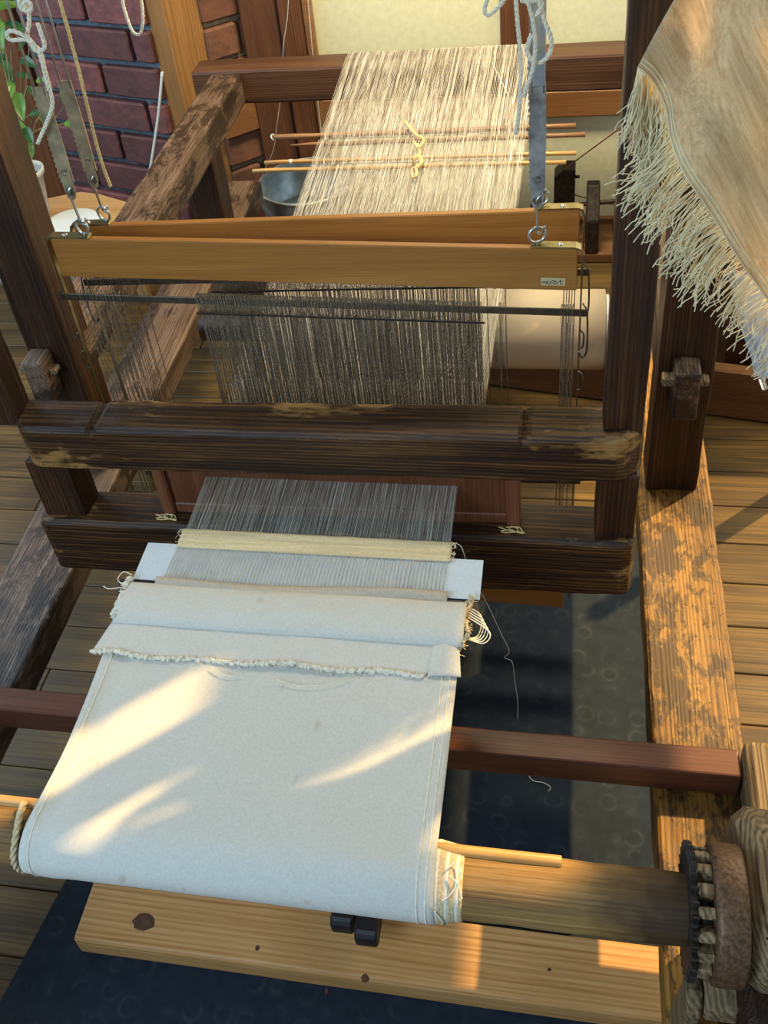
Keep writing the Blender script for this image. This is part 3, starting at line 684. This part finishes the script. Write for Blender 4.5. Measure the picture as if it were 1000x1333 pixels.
# apron
BC = at(730, 1165, Y=.512); RB = .0348; RC = .0418
ap = thing('apron_cloth', 'cream white canvas apron stretched from the warp to the front roller', 'cloth', (-.34, .65, .30))
ang0 = math.pi/2
def apf(u, v):
    x = -.570+.457*u
    zt = BC.z+RC
    if v < .62:
        t = v/.62; y = .862+(BC.y-.862)*t; z = .311+(zt-.311)*t - .004*math.sin(math.pi*t)
    else:
        a = (v-.62)/.38*math.pi*1.15; y = BC.y-RC*math.sin(a); z = BC.z+RC*math.cos(a)
    e = math.exp(-((u-.055)/.03)**2); f = math.exp(-((u-.0)/.02)**2)
    z += (-.0060*e*(.6+.4*math.sin(v*17)) + .0025*f)*(1 if v < .75 else .5)
    x += -.004*f*math.sin(v*9)+ (.004*math.sin(v*6)*math.exp(-(u/.15)**2))
    z += noise.noise(Vector((u*5, v*7, 0)))*.0014
    return Vector((x, y, z))
o = obj('canvas', bm_sheet(apf, 70, 90), 'apron', ap, .0016)
for u, nm in ((.022, 'selvage'), (.982, 'selvage'), (.962, 'selvage')):
    pts = [apf(u, v/60)+Vector((0, 0, .0010)) if v/60 < .62 else apf(u, v/60)+(apf(u, v/60)-Vector((apf(u, v/60).x, BC.y, BC.z))).normalized()*.0010 for v in range(6, 60)]
    obj(nm, bm_tube(pts, .0011, 6), 'fray', ap)
def tubf(u, v):   # header wrapped round its stick: a flattened tube
    x = -.571+.462*u; a = 2*math.pi*v
    y = .826+.035*math.cos(a)*(1 if math.cos(a) < 0 else .95); z = .3175+.0120*math.sin(a)+.004*noise.noise(Vector((u*6, math.cos(a)*2, 0)))*.5
    if math.sin(a) < 0: z = .3175+.004*math.sin(a)
    s = math.exp(-(u/.03)**2); 
    return Vector((x+.004*s*math.sin(a*2), y, z))
hd = obj('header_fold', bm_sheet(tubf, 60, 28), 'apron', ap, .0014)
def flapf(u, v):
    x = -.574+.020*v*0+.420*u + (.0)*v - .012*v*(1-u)
    x1 = x + .045*(1-v)*u
    return Vector((x1, .800-.058*v+.002*math.sin(u*23)*v+.004*u*v, .3165-.002*v+.0018*math.sin(u*11+1)*v+noise.noise(Vector((u*9, v*3, 5)))*.001))
fl = obj('flap', bm_sheet(flapf, 60, 12), 'apron', ap, .0014)
bm = bmesh.new()
def cornf(u, v): return Vector((-.148+.040*u*(1-.2*v), .746+.050*v-.01*u*(1-v)+.012*u, .3150+.006*math.sin(math.pi*u)*(.3+v*.7)))
obj('folded_corner', bm_sheet(cornf, 10, 10), 'apron', ap, .0014)
def frayline(fn, n, r, amp, seed, down=Vector((0, -1, 0))):
    rr = random.Random(seed); b = bmesh.new(); pts = []
    for i in range(n*4+1):
        q = fn(i/(n*4)); pts.append(q+Vector((rr.uniform(-amp, amp), rr.uniform(-amp, amp), rr.uniform(0, amp))))
    bm_tube(pts, [r*rr.uniform(.6, 1.35) for _ in pts], 6, b)
    for i in range(n):
        q = fn(rr.random()); k = [q]; d = (down+Vector((rr.uniform(-1, 1), rr.uniform(-.4, .4), rr.uniform(-.1, .5)))).normalized()
        for s in range(3): k.append(k[-1]+d*rr.uniform(.001, .003)+Vector((rr.uniform(-.001, .001), rr.uniform(-.001, .001), 0)))
        bm_tube(k, .0005, 4, b)
    return b
obj('frayed_edge', frayline(lambda t: flapf(t, 1)+Vector((0, 0, .0012)), 80, .0029, .0018, 1), 'fray', fl)
obj('frayed_edge', frayline(lambda t: Vector((-.573, .796+.066*t, .322)), 26, .0042, .0028, 2, Vector((-1, 0, 0))), 'fray', hd)
# rolled, fraying right-hand end of the header
sp = [(-.111+.012*math.sin(i*.9)*.3+.002*(i % 3), .832+.030*(1-i/60)*math.cos(i*.42), .3175+.010*(1-i/60)*math.sin(i*.42)) for i in range(56)]
obj('rolled_end', join(bm_tube([Vector(p) for p in sp], .0022, 6), frayline(lambda t: Vector((-.108+.004*math.sin(t*9), .795+.072*t, .322+.004*math.sin(t*7))), 20, .0024, .0022, 4, Vector((1, -.3, -.2))), frayline(lambda t: Vector((-.104-.012*(1-t), .780+.05*t, .312)), 10, .0024, .002, 8, Vector((1, -.6, -.4)))), 'canvas_edge', hd, label='tan fraying end of the rolled canvas')
o = obj('fray_loops', bm_strands([smooth_path([Vector((-.106, .85-.004*i, .322)), Vector((-.090+.003*i, .84-.006*i, .318)), Vector((-.092+.002*i, .815-.003*i, .312)), Vector((-.106, .806, .314))], 5) for i in range(5)] +
    [smooth_path([Vector((-.572, .87, .322)), Vector((-.585, .872, .325)), Vector((-.590, .860, .322)), Vector((-.576, .850, .322))], 4), smooth_path([Vector((-.577, .848, .322)), Vector((-.598, .845, .32)), Vector((-.610, .852, .316))], 4)], .0008, 4), 'fray', hd); o['kind'] = 'stuff'
o = obj('loose_end', bm_strands([smooth_path([at(x, y, Z=.318) for x, y in ((360, 884), (372, 889), (395, 893), (425, 891), (448, 885), (462, 878))], 4), smooth_path([at(x, y, Z=.318) for x, y in ((275, 868), (285, 876), (300, 880), (315, 877))], 4)], .0006, 4), 'fray', fl); o['kind'] = 'stuff'
tag(obj('header_stick', join(bm_box(-.592, -.100, .860, .869, .3085, .3145, .001), bm_box(-.590, -.571, .846, .866, .306, .3145, .003), bm_box(-.106, -.094, .848, .866, .306, .3145, .002)), 'black'), 'flat black rod through the canvas header, its ends showing', 'rod')
# cloth roller
rol = thing('cloth_roller', 'round wooden front roller with iron ratchet wheel, canvas wound on it', 'roller', (-.38, BC.y, BC.z-.05))
b = bm_lathe([(.0, -.975), (RB, -.975)] + [(RB+.0006*math.sin(i*2.1), -.97+1.165*i/40) for i in range(41)] + [(.030, .20), (.030, .235), (.0, .235)], 'x', (0, BC.y, BC.z), 40)
obj('roller_body', b, 'roller', rol)
for k in range(8):
    x0 = -.113+k*.0035; r1 = RC-.0006-k*.0006
    obj('canvas_layer', bm_lathe([(RB-.001, x0-.004), (r1-.001, x0-.004), (r1, x0), (r1, x0+.0028), (r1-.0016, x0+.0042), (RB-.001, x0+.0042)], 'x', (0, BC.y, BC.z), 40), 'canvas_edge' if k % 3 else 'fray', rol)
o = obj('fray_loops', bm_strands([smooth_path([Vector((-.108+dx, BC.y-RC*math.sin(a), BC.z+RC*math.cos(a)+.001)) for dx, a in ks], 4) for ks in
    ([(.006, .2), (.016, .0), (.022, .3), (.012, .75), (.004, .9)], [(.01, .3), (.02, .5), (.024, .8)], [(-.004, 1.2), (.004, 1.6), (.002, 2.1), (.006, 2.3), (.004, 2.0)])], .0009, 5), 'fray', rol); o['kind'] = 'stuff'
obj('wound_canvas', bm_lathe([(RB-.002, -.568), (RC-.0022, -.568), (RC-.0022, -.116), (RB-.002, -.116)], 'x', (0, BC.y, BC.z), 40), 'canvas_edge', rol)
obj('edge_braid', bm_cord([Vector((-.583+.002*math.sin(a*3), BC.y+.004-(RC+.001)*math.sin(a), BC.z+(RC+.001)*math.cos(a))) for a in [-.25+.16*i for i in range(16)]],   .0042), 'canvas_edge', rol, label='braided edge cord round the left end')
gx = BC
def toothed(r0, r1, n, sk=.6):
    p = []
    for i in range(n):
        a = 2*math.pi*i/n; da = 2*math.pi/n
        p += [(gx.y+r1*math.cos(a), gx.z+r1*math.sin(a)), (gx.y+r1*math.cos(a+da*.12), gx.z+r1*math.sin(a+da*.12)), (gx.y+r0*math.cos(a+da*sk), gx.z+r0*math.sin(a+da*sk)), (gx.y+r0*math.cos(a+da*.98), gx.z+r0*math.sin(a+da*.98))]
    return p
rw = obj('ratchet_wheel', bm_prism(toothed(.056, .066, 30), 'x', .137, .144, .0008), 'iron', rol, label='dark iron toothed ratchet wheel')
obj('wheel_core', bm_lathe([(.0, .144), (.043, .144), (.043, .160), (.0, .160)], 'x', (0, gx.y, gx.z), 32), 'iron', rol)
for k in range(17):
    a = 2*math.pi*(k+.5)/17; ca, sa = math.cos(a), math.sin(a); b = bm_box(.1435, .1595, .042, .0605, -.0055, .0055, .0015)
    for v in b.verts: yy, zz = v.co.y, v.co.z; v.co.y = gx.y+yy*ca-zz*sa; v.co.z = gx.z+yy*sa+zz*ca
    obj('tooth', b, 'grey_block', rol)
obj('wheel_drum', bm_lathe([(.0, .159), (.058, .159), (.066, .161), (.067, .165), (.0665, .187), (.065, .190), (.0, .190)], 'x', (0, gx.y, gx.z), 48), 'rust', rol, label='broad rusty iron band of the wheel')
obj('pawl', bm_prism([(.452, BC.z-.095), (.440, BC.z-.085), (.445, BC.z-.062), (.470, BC.z-.055), (.49, BC.z-.07), (.485, BC.z-.095)], 'x', .158, .192, .004), 'grey_block', loom)
obj('pawl_arm', bm_prism([(.445, .065), (.44, BC.z-.075), (.455, BC.z-.055), (.475, BC.z-.06), (.50, .065)], 'x', .140, .156, .003), 'grey_block', loom)
# groove rod
tag(obj('groove_rod', bm_lathe([(.0, -.97), (.0058, -.97), (.0062, -.9695), (.0062, .0135), (.0056, .0145), (.0, .0145)], 'x', (0, BC.y+.019, BC.z+.0325), 14), 'bamboo'), 'slim pale bamboo rod lying along the top of the front roller', 'rod')
# ================================================================== LOW THINGS
a0 = at(0, 887, Z=.112); 
tag(obj('cross_bar', bm_timber(-1.02, .242, .772, .812, .0655, .113, .003, .0008, 16, 21), 'mahogany'), 'red-brown square cross bar lying over both side rails, under the canvas', 'bar')
st = obj('step_board', bm_timber(-.712, .262, .588, .688, ZF+.004, -.210, .005, .0008, 20, 22), 'pine'); tag(st, 'thick pale pine board with a dark knot, lying on the mat below the roller', 'board')
for px, py, rx, ry in ((187, 1200, .017, .013), (475, 1273, .005, .0055), (335, 1234, .003, .004), (365, 1155, .002, .002), (715, 1262, .0025, .002), (425, 1290, .002, .004)):
    q = at(px, py, Z=-.2095); b = bmesh.new()
    vs = [b.verts.new((q.x+rx*math.cos(t*.4488)*(1+.12*math.sin(t*3)), q.y+ry*math.sin(t*.4488), -.2096+.0006)) for t in range(14)]; b.faces.new(vs)
    r2 = [b.verts.new((v.co.x+(v.co.x-q.x)*.12, v.co.y+(v.co.y-q.y)*.12, -.211)) for v in vs]
    for k in range(14): b.faces.new((vs[k], r2[k], r2[(k+1) % 14], vs[(k+1) % 14]))
    obj('knot', b, 'knot', st, label='dark cracked knot' if rx > .01 else None)
mp = [(-.885, -.2), (.20, -.2), (.20, 1.56), (-.640, 1.56), (-.776, .725), (-.812, .502)]
tag(obj('floor_mat', bm_prism(mp, 'z', ZF, ZF+.003, .0006), 'mat'), 'dark blue-grey rubber mat with faint round marks, on the floor under the loom', 'mat')
for x, gl, yf in ((-.290, 'left', .652), (-.252, 'right', .638)):
    b = bm_prism([(yf-.022, -.166), (yf-.022, -.148), (yf-.014, -.138), (1.62, -.176), (1.62, -.206), (yf-.014, -.176)], 'x', x-.0165, x+.0165, .003)
    tag(obj('treadle', b, 'black'), 'dark treadle tip under the canvas, the %s one of the two' % gl, 'treadle', 'treadles under the canvas')
tag(obj('low_plank', bm_prism([(-.62, 2.115), (.52, 1.900), (.526, 1.932), (-.614, 2.147)], 'z', ZF+.003, -.125, .003), 'plank_box'), 'low brown plank standing on edge on the floor behind the warp roll', 'plank')
cb = thing('shade_cabinet', 'dark low wooden cabinet added for shade behind the plank, right of the tall posts', 'cabinet', (.66, 2.2, ZF))  # added and sized so its shade falls on the plank and floor
obj('body', bm_box(.37, .96, 2.0, 2.40, ZF+.001, .055, .004), 'old_x', cb)
obj('top_board', bm_box(.36, .97, 1.985, 2.42, .055, .075, .004), 'old_x', cb)
tag(obj('stool_leg', bm_box(.49, .52, 1.70, 1.73, ZF+.0015, .25, .003), 'orange_z'), 'orange wooden leg at the right edge, on the plank floor', 'stool')
# warp roll
wr = thing('warp_roll', 'thick roll of cream warp wound with brown paper, behind the heddles', 'roll', (-.24, 1.83, .057-.087))
WC = (0, 1.83, .058)
obj('roll_core', bm_lathe([(.0, -.80), (.032, -.80), (.032, .135), (.0, .135)], 'x', WC, 24), 'old_x', wr)
obj('paper_layer', bm_lathe([(.03, -.62), (.0845, -.62), (.085, -.619), (.085, .088), (.0835, .0885), (.03, .0885)], 'x', WC, 56), 'roll_paper', wr)
obj('inner_paper', bm_lathe([(.03, .0885), (.074, .0885), (.074, .096), (.03, .096)], 'x', WC, 40), 'paper', wr)
obj('end_board', bm_prism([(1.75, -.06), (1.91, -.06), (1.92, .13), (1.87, .16), (1.79, .16), (1.74, .13)], 'x', .100, .116, .003), 'orange_z', wr)
lines = []
for i in range(360):
    x = -.545+.43*(i+.5)/360+rnd.uniform(-.0006, .0006)
    lines.append([Vector((x, WC[1]-.0858*math.cos(a), WC[2]+.0858*math.sin(a))) for a in [-.9+.3*k for k in range(10)]])
o = obj('wound_threads', bm_strands(lines, .0005, 3), 'thread', wr); o['kind'] = 'stuff'
# lease sticks
def stick(name, p0, p1, r, mat, label, y0, y1, tip=None):
    A = at(*p0, Z=.3415); B = at(*p1, Z=.3415); A.y = y0; B.y = y1
    n = 14; pts = [A.lerp(B, i/n)+Vector((0, noise.noise(Vector((i*.5, r*999, 0)))*.0015, noise.noise(Vector((i*.5, 5, r*999)))*.0010)) for i in range(n+1)]
    rr = [r*(1+.08*math.sin(i*2.3)) for i in range(n+1)]
    if tip: rr[0] = r*.35; rr[1] = r*.95
    return pts, tag(obj(name, bm_tube(pts, rr, 12), mat), label, 'stick', 'lease sticks across the warp')
p1, s1 = stick('lease_stick', (352, 188), (750, 163), .0062, 'bamboo_dark', 'brown hollow bamboo lease stick with a pale cut end, farthest from the heddles', 2.195, 2.205)
obj('cut_end', bm_ring(p1[0]+Vector((-.001, -.001, .001)), .0062, .0016, (1, -.6, .5), 16, 6), 'white', s1, label='pale slanted cut end')
p2, s2 = stick('lease_stick', (374, 197), (762, 175), .0052, 'bamboo_dark', 'crooked brown lease stick with a pointed end, second from the back', 2.150, 2.160, True)
p3, s3 = stick('lease_stick', (341, 219), (750, 205), .0046, 'bamboo', 'yellow bamboo lease stick with a white ring, third from the back', 2.066, 2.074)
obj('white_ring', bm_lathe([(.0050, -.0035), (.0053, -.003), (.0053, .003), (.0050, .0035)], 'x', p3[1]+Vector((.012, 0, 0)), 14), 'white', s3)
p4, s4 = stick('lease_stick', (327, 227), (737, 218), .0046, 'bamboo', 'plain yellow bamboo lease stick, nearest to the heddles', 2.027, 2.033)
tw = [at(px, py, Z=z) for px, py, z in ((527, 157, .358), (534, 166, .362), (543, 176, .360), (552, 182, .352), (545, 192, .362), (540, 185, .352), (547, 198, .358), (540, 206, .364), (538, 212, .350), (548, 216, .352), (546, 202, .364), (550, 210, .360), (542, 218, .362), (537, 220, .350), (538, 231, .358), (543, 226, .364), (541, 219, .356))]
tag(obj('straw_tie', bm_cord(tw, .0030), 'rope_gold'), 'twisted golden straw tie binding the four lease sticks together', 'tie')
# bucket under the warp
bk = thing('bucket', 'galvanised metal bucket on the floor behind the loom, left of the warp', 'bucket', (-.74, 2.66, ZF))
BK = Vector((-.728, 2.632, 0))
prof = [(.0, ZF+.004), (.116, ZF+.004), (.120, ZF+.0), (.122, ZF+.006)]
for i in range(1, 30):
    z = ZF+.006+(.264-.012)*i/30; r = .122+.018*i/30
    if i in (9, 18, 24): r += .004
    prof.append((r, z))
prof += [(.141, -.004), (.145, -.002), (.1455, .003), (.142, .006), (.1385, .003), (.1375, -.004), (.120, ZF+.012), (.0, ZF+.010)]
obj('pail', bm_lathe(prof, 'z', BK, 48), 'galv', bk)
for s in (-1, 1): obj('lug', bm_lathe([(.010, -.004), (.010, .004), (.0, .006)], 'x', BK+Vector((s*.141, 0, -.03)), 12), 'galv', bk)
tag(obj('water', bm_lathe([(.0, -.10), (.123, -.10), (.123, -.103), (.0, -.103)], 'z', BK, 32), 'glass'), 'clear water standing in the galvanised bucket', 'water')
# yarn winder
ywz = ZF
yw = thing('yarn_winder', 'dark wooden yarn winder with a shaft and spool, by the plaster wall', 'winder', (.03, 2.62, ZF))
obj('base_board', bm_timber(-.16, .14, 2.60, 2.77, ZF+.001, ZF+.03, .004, .001, 6, 31), 'plank_box', yw)
obj('upright', bm_prism([(2.60, ZF+.03), (2.60, -.125), (2.655, -.045), (2.69, -.045), (2.69, ZF+.03)], 'x', .060, .096, .003), 'iron', yw)
obj('upright', bm_prism([(-.03, ZF+.03), (-.03, -.03), (-.005, -.008), (.028, -.008), (.028, ZF+.03)], 'y', 2.68, 2.74, .003), 'iron', yw)
obj('shaft', bm_tube([(-.03, 2.645, -.103), (.14, 2.645, -.088), (.17, 2.645, -.085)], .0065, 10), 'old_x', yw)
obj('spool', bm_lathe([(.0, 0), (.006, 0), (.010, .01), (.019, .03), (.021, .045), (.014, .062), (.006, .085), (.0, .085)], 'x', (-.085, 2.63, -.105), 20), 'yarn', yw, label='tan spool of wound yarn')
obj('side_arm', bm_prism([(-.10, -.15), (-.085, -.05), (-.07, -.03), (-.06, -.05), (-.05, -.15)], 'y', 2.66, 2.68, .003), 'old_z', yw)
obj('peg', bm_tube([(.028, 2.71, -.045), (.040, 2.71, -.045)], .005, 8), 'iron', yw)
tag(obj('red_thread', join(bm_tube([at(735, 220, Y=2.60), at(800, 172, Y=2.2), at(822, 152, Y=1.6)], .0018, 5)), 'red_thread'), 'thin dusty red thread stretched from behind the sticks to the right post', 'thread')
tag(obj('red_thread', bm_tube([at(742, 252, Y=2.70), at(775, 261, Y=2.71), at(800, 267, Y=2.72)], .0018, 5), 'red_thread'), 'thin dusty red thread running along the winder shaft', 'thread')
# ================================================================== LEFT CORNER
tb = thing('side_table', 'small orange wooden table behind the left of the loom, under the plant pot', 'table', (-1.35, 2.4, ZF))
tp = [at(px, py, Z=.05) for px, py in ((-30, 268), (60, 258), (105, 249), (130, 252), (178, 266), (150, 290), (80, 304), (30, 272))]
obj('tabletop', bm_prism([(q.x, q.y) for q in tp], 'z', .025, .05, .003), 'table', tb)
for q in (tp[1], tp[4], tp[0]): 
    c = Vector((-1.35, 2.38, 0)); x, y = q.x+(c.x-q.x)*.25, q.y+(c.y-q.y)*.25; obj('leg', bm_box(x-.015, x+.015, y-.015, y+.015, ZF, .026, .002), 'table', tb)
pc = at(46, 286, Z=.053)
pot = thing('plant_pot', 'white round plant pot on the side table by the window', 'plant pot', (pc.x, pc.y, .0505))
obj('pot_body', bm_lathe([(.0, 0), (.042, 0), (.044, .003), (.060, .135), (.066, .136), (.067, .150), (.062, .152), (.058, .140), (.057, .120), (.0, .118)], 'z', (pc.x, pc.y, .0505), 36), 'pot', pot)
obj('soil', bm_lathe([(.0, .1235), (.03, .1232), (.0575, .1215), (.0575, .119), (.0, .119)], 'z', (pc.x, pc.y, .0505), 24), 'soil', pot)
pl = thing('potted_plant', 'leafy green houseplant growing in the white pot at the left edge', 'plant', (pc.x, pc.y, .172))
root = Vector((pc.x, pc.y, .172)); lr = random.Random(5)
LV = [(10, 8, 34, -20), (22, 35, 26, 20), (2, 48, 36, 80), (37, 81, 26, 35), (8, 92, 38, 60), (32, 99, 18, 10), (4, 111, 26, -5), (26, 138, 36, 75), (45, 122, 24, 50), (2, 150, 34, 45), (23, 163, 30, 30), (37, 176, 28, 60), (50, 147, 22, -5), (84, 128, 22, 80), (94, 162, 20, 10), (9, 188, 30, 30), (15, 197, 24, 70), (-10, 70, 40, 20), (-12, 130, 40, 60), (0, 172, 26, 0), (14, 120, 22, 100), (55, 105, 20, 20), (60, 158, 22, 45), (28, 58, 20, 100), (-14, 20, 40, 40), (40, 196, 22, 80), (12, 205, 22, 20), (-4, 205, 30, 60)]
for k, (px, py, sz, rot) in enumerate(LV):
    Y = pc.y+lr.uniform(-.10, .10); c = at(px, py, Y=Y); L = sz*2.6/1344*1.25; W = L*.27
    ax = (CR*math.cos(math.radians(rot))-CU*math.sin(math.radians(rot))); nn = (-CF+Vector((lr.uniform(-.5, .5), lr.uniform(-.3, .3), lr.uniform(.2, .8)))).normalized()
    ax = (ax-nn*ax.dot(nn)).normalized(); sd_ = nn.cross(ax)
    def lf(u, v, c=c, L=L, W=W, ax=ax, sd_=sd_, nn=nn):
        t = u-.5; w_ = W*1.9*max(0, u)**.55*max(0, 1-u)**.95; s = (v-.5)*2
        return c+ax*L*t+sd_*w_*s+nn*(abs(s)*w_*.35-.22*L*t*t+.01*math.sin(u*9)*L*.4)
    lo = obj('leaf', bm_sheet(lf, 8, 4), 'leaf' if lr.random() < .62 else 'leaf_light', pl)
    b0 = lf(0, .5)
    if k % 2 == 0:
        mid = root.lerp(b0, .55)+Vector((lr.uniform(-.03, .03), lr.uniform(-.02, .02), .04))
        obj('stem', bm_tube(smooth_path([root+Vector((lr.uniform(-.02, .02), lr.uniform(-.02, .02), -.005)), mid, b0], 5), [.0028]*0 or .0018, 6), 'stem', pl)
    else:
        obj('stem', bm_tube(smooth_path([b0, b0+Vector((lr.uniform(-.02, .02), 0, -.03)), root.lerp(b0, .5)], 4), .0014, 5), 'stem', pl)
dc = at(92, 292, Z=.055)
tag(obj('plate', bm_lathe([(.0, 0), (.05, 0), (.052, .003), (.075, .010), (.077, .0115), (.074, .0125), (.052, .006), (.0, .005)], 'z', (dc.x+.005, dc.y+.0, .0505), 40), 'white'), 'pale white plate on the side table, right of the plant pot', 'plate')
tc = at(58, 335, Z=-.02)
tag(obj('tub', bm_lathe([(.0, ZF+.0005), (.09, ZF+.0005), (.12, -.03), (.125, -.02), (.118, -.02), (.088, ZF+.01), (.0, ZF+.01)], 'z', (tc.x-.02, tc.y, 0), 40), 'white'), 'pale white tub on the floor below the side table, behind the left post', 'tub')
tag(obj('cable', bm_tube(smooth_path([at(px, py, Y=2.70) for px, py in ((211, 94), (209, 120), (206, 150), (201, 185), (196, 217), (190, 250))], 5), .0040, 10), 'cable'), 'short white cable hanging before the brick wall beside the orange post', 'cable')
tag(obj('hanging_wire', bm_tube(smooth_path([at(px, py, Y=2.765) for px, py in ((376, -10), (374, 25), (369, 60), (367, 110), (361, 160), (356, 195), (345, 220), (338, 240), (336, 275))], 4), .0012, 5), 'thread_grey'), 'thin pale wire hanging crookedly by the brown frame boards', 'wire')
tag(obj('hanging_wire', bm_tube(smooth_path([at(px, py, Y=2.77) for px, py in ((400, -10), (405, 45), (411, 110), (417, 160), (420, 200))], 4), .0016, 6), 'thread_grey'), 'straight grey wire hanging down the frame beside the plaster wall', 'wire')
# ================================================================== HANGING SCARF, RIGHT
sc = thing('hanging_scarf', 'cream handwoven cloth with a knotted fringe hanging at the top right', 'scarf', (.17, .98, .80))
HM = smooth_path([Vector(p).to_3d() for p in ((830, 88), (849, 106), (866, 140), (872, 180), (889, 225), (925, 278), (960, 336), (1000, 392), (1060, 470))], 8)
def hem(u):
    t = u*(len(HM)-1); i = min(int(t), len(HM)-2); return HM[i].lerp(HM[i+1], t-i)
def scf(u, v):
    h = hem(u); v = v*1.5; x = h.x+v*150-8*math.sin(v*3.1)*(1-u); y = h.y-v*238
    Y = .985+.018*math.sin(u*7+v*2)+.012*math.sin(v*6-u*3)+.05*v*0+.012*noise.noise(Vector((u*5, v*5, 1)))
    return at(x, y, Y=Y)
obj('cloth', bm_sheet(scf, 60, 46), 'scarf', sc, .0012)
obj('hem_line', bm_strands([[scf(i/90, d)+Vector((0, -.0012, 0)) for i in range(91)] for d in (.004, .022, .036)], .0010, 5), 'fringe', sc)
fr = []; fr_rnd = random.Random(21)
for i in range(640):
    u = fr_rnd.random(); p = hem(u); px, py = p.x, p.y
    if u > .74 and fr_rnd.random() < .5: continue
    Ln = fr_rnd.uniform(55, 100)*(.78 if u > .74 else 1)*(1.05 if u > .2 else 1.15)
    ang = math.radians(100+ (38*min(1, max(0, (u-.22)/.2)) if u < .85 else 40) + fr_rnd.gauss(0, 9) + 5*math.sin(u*60))
    if u < .16: ang = math.radians(97+fr_rnd.gauss(0, 7))
    Y = .99+.018*math.sin(u*7)+fr_rnd.uniform(-.006, .014); pts = []; ph = fr_rnd.uniform(0, 6.28); cv = fr_rnd.gauss(0, .5)
    for k in range(9):
        t = k/8; a2 = ang+cv*t*t-.35*t*(u > .2)+.28*math.sin(ph+t*15)*t
        pts.append(at(px, py, Y=Y+.004*math.sin(ph+k))); px += math.cos(a2)*Ln/8; py += math.sin(a2)*Ln/8
    fr.append(pts)
o = obj('fringe', bm_strands(fr, .00062, 4), 'fringe', sc); o['kind'] = 'stuff'
for pts, nm in (([(820, 148), (805, 160), (800, 170)], 0), ([(850, 215), (832, 226), (808, 226)], 1)):
    obj('fringe_end', bm_tube(smooth_path([at(px, py, Y=.99) for px, py in pts], 4), .0005, 4), 'fringe', sc)
def shf(u, v):
    return at(950+75*u+32*v, 348+36*u+136*v, Y=1.02+.008*math.sin(v*9+u*3))
sh = thing('sheet_sleeve', 'pale blue sheet in a clear sleeve hanging behind the scarf, right edge', 'sheet', (.23, 1.02, .62))
obj('sheet', bm_sheet(shf, 12, 16), 'sheet', sh, .0006)
obj('binder_bar', bm_tube([at(950, 350, Y=1.015), at(968, 425, Y=1.015), at(996, 506, Y=1.015)], .0036, 8), 'clear', sh, label='clear plastic bar along the edge')
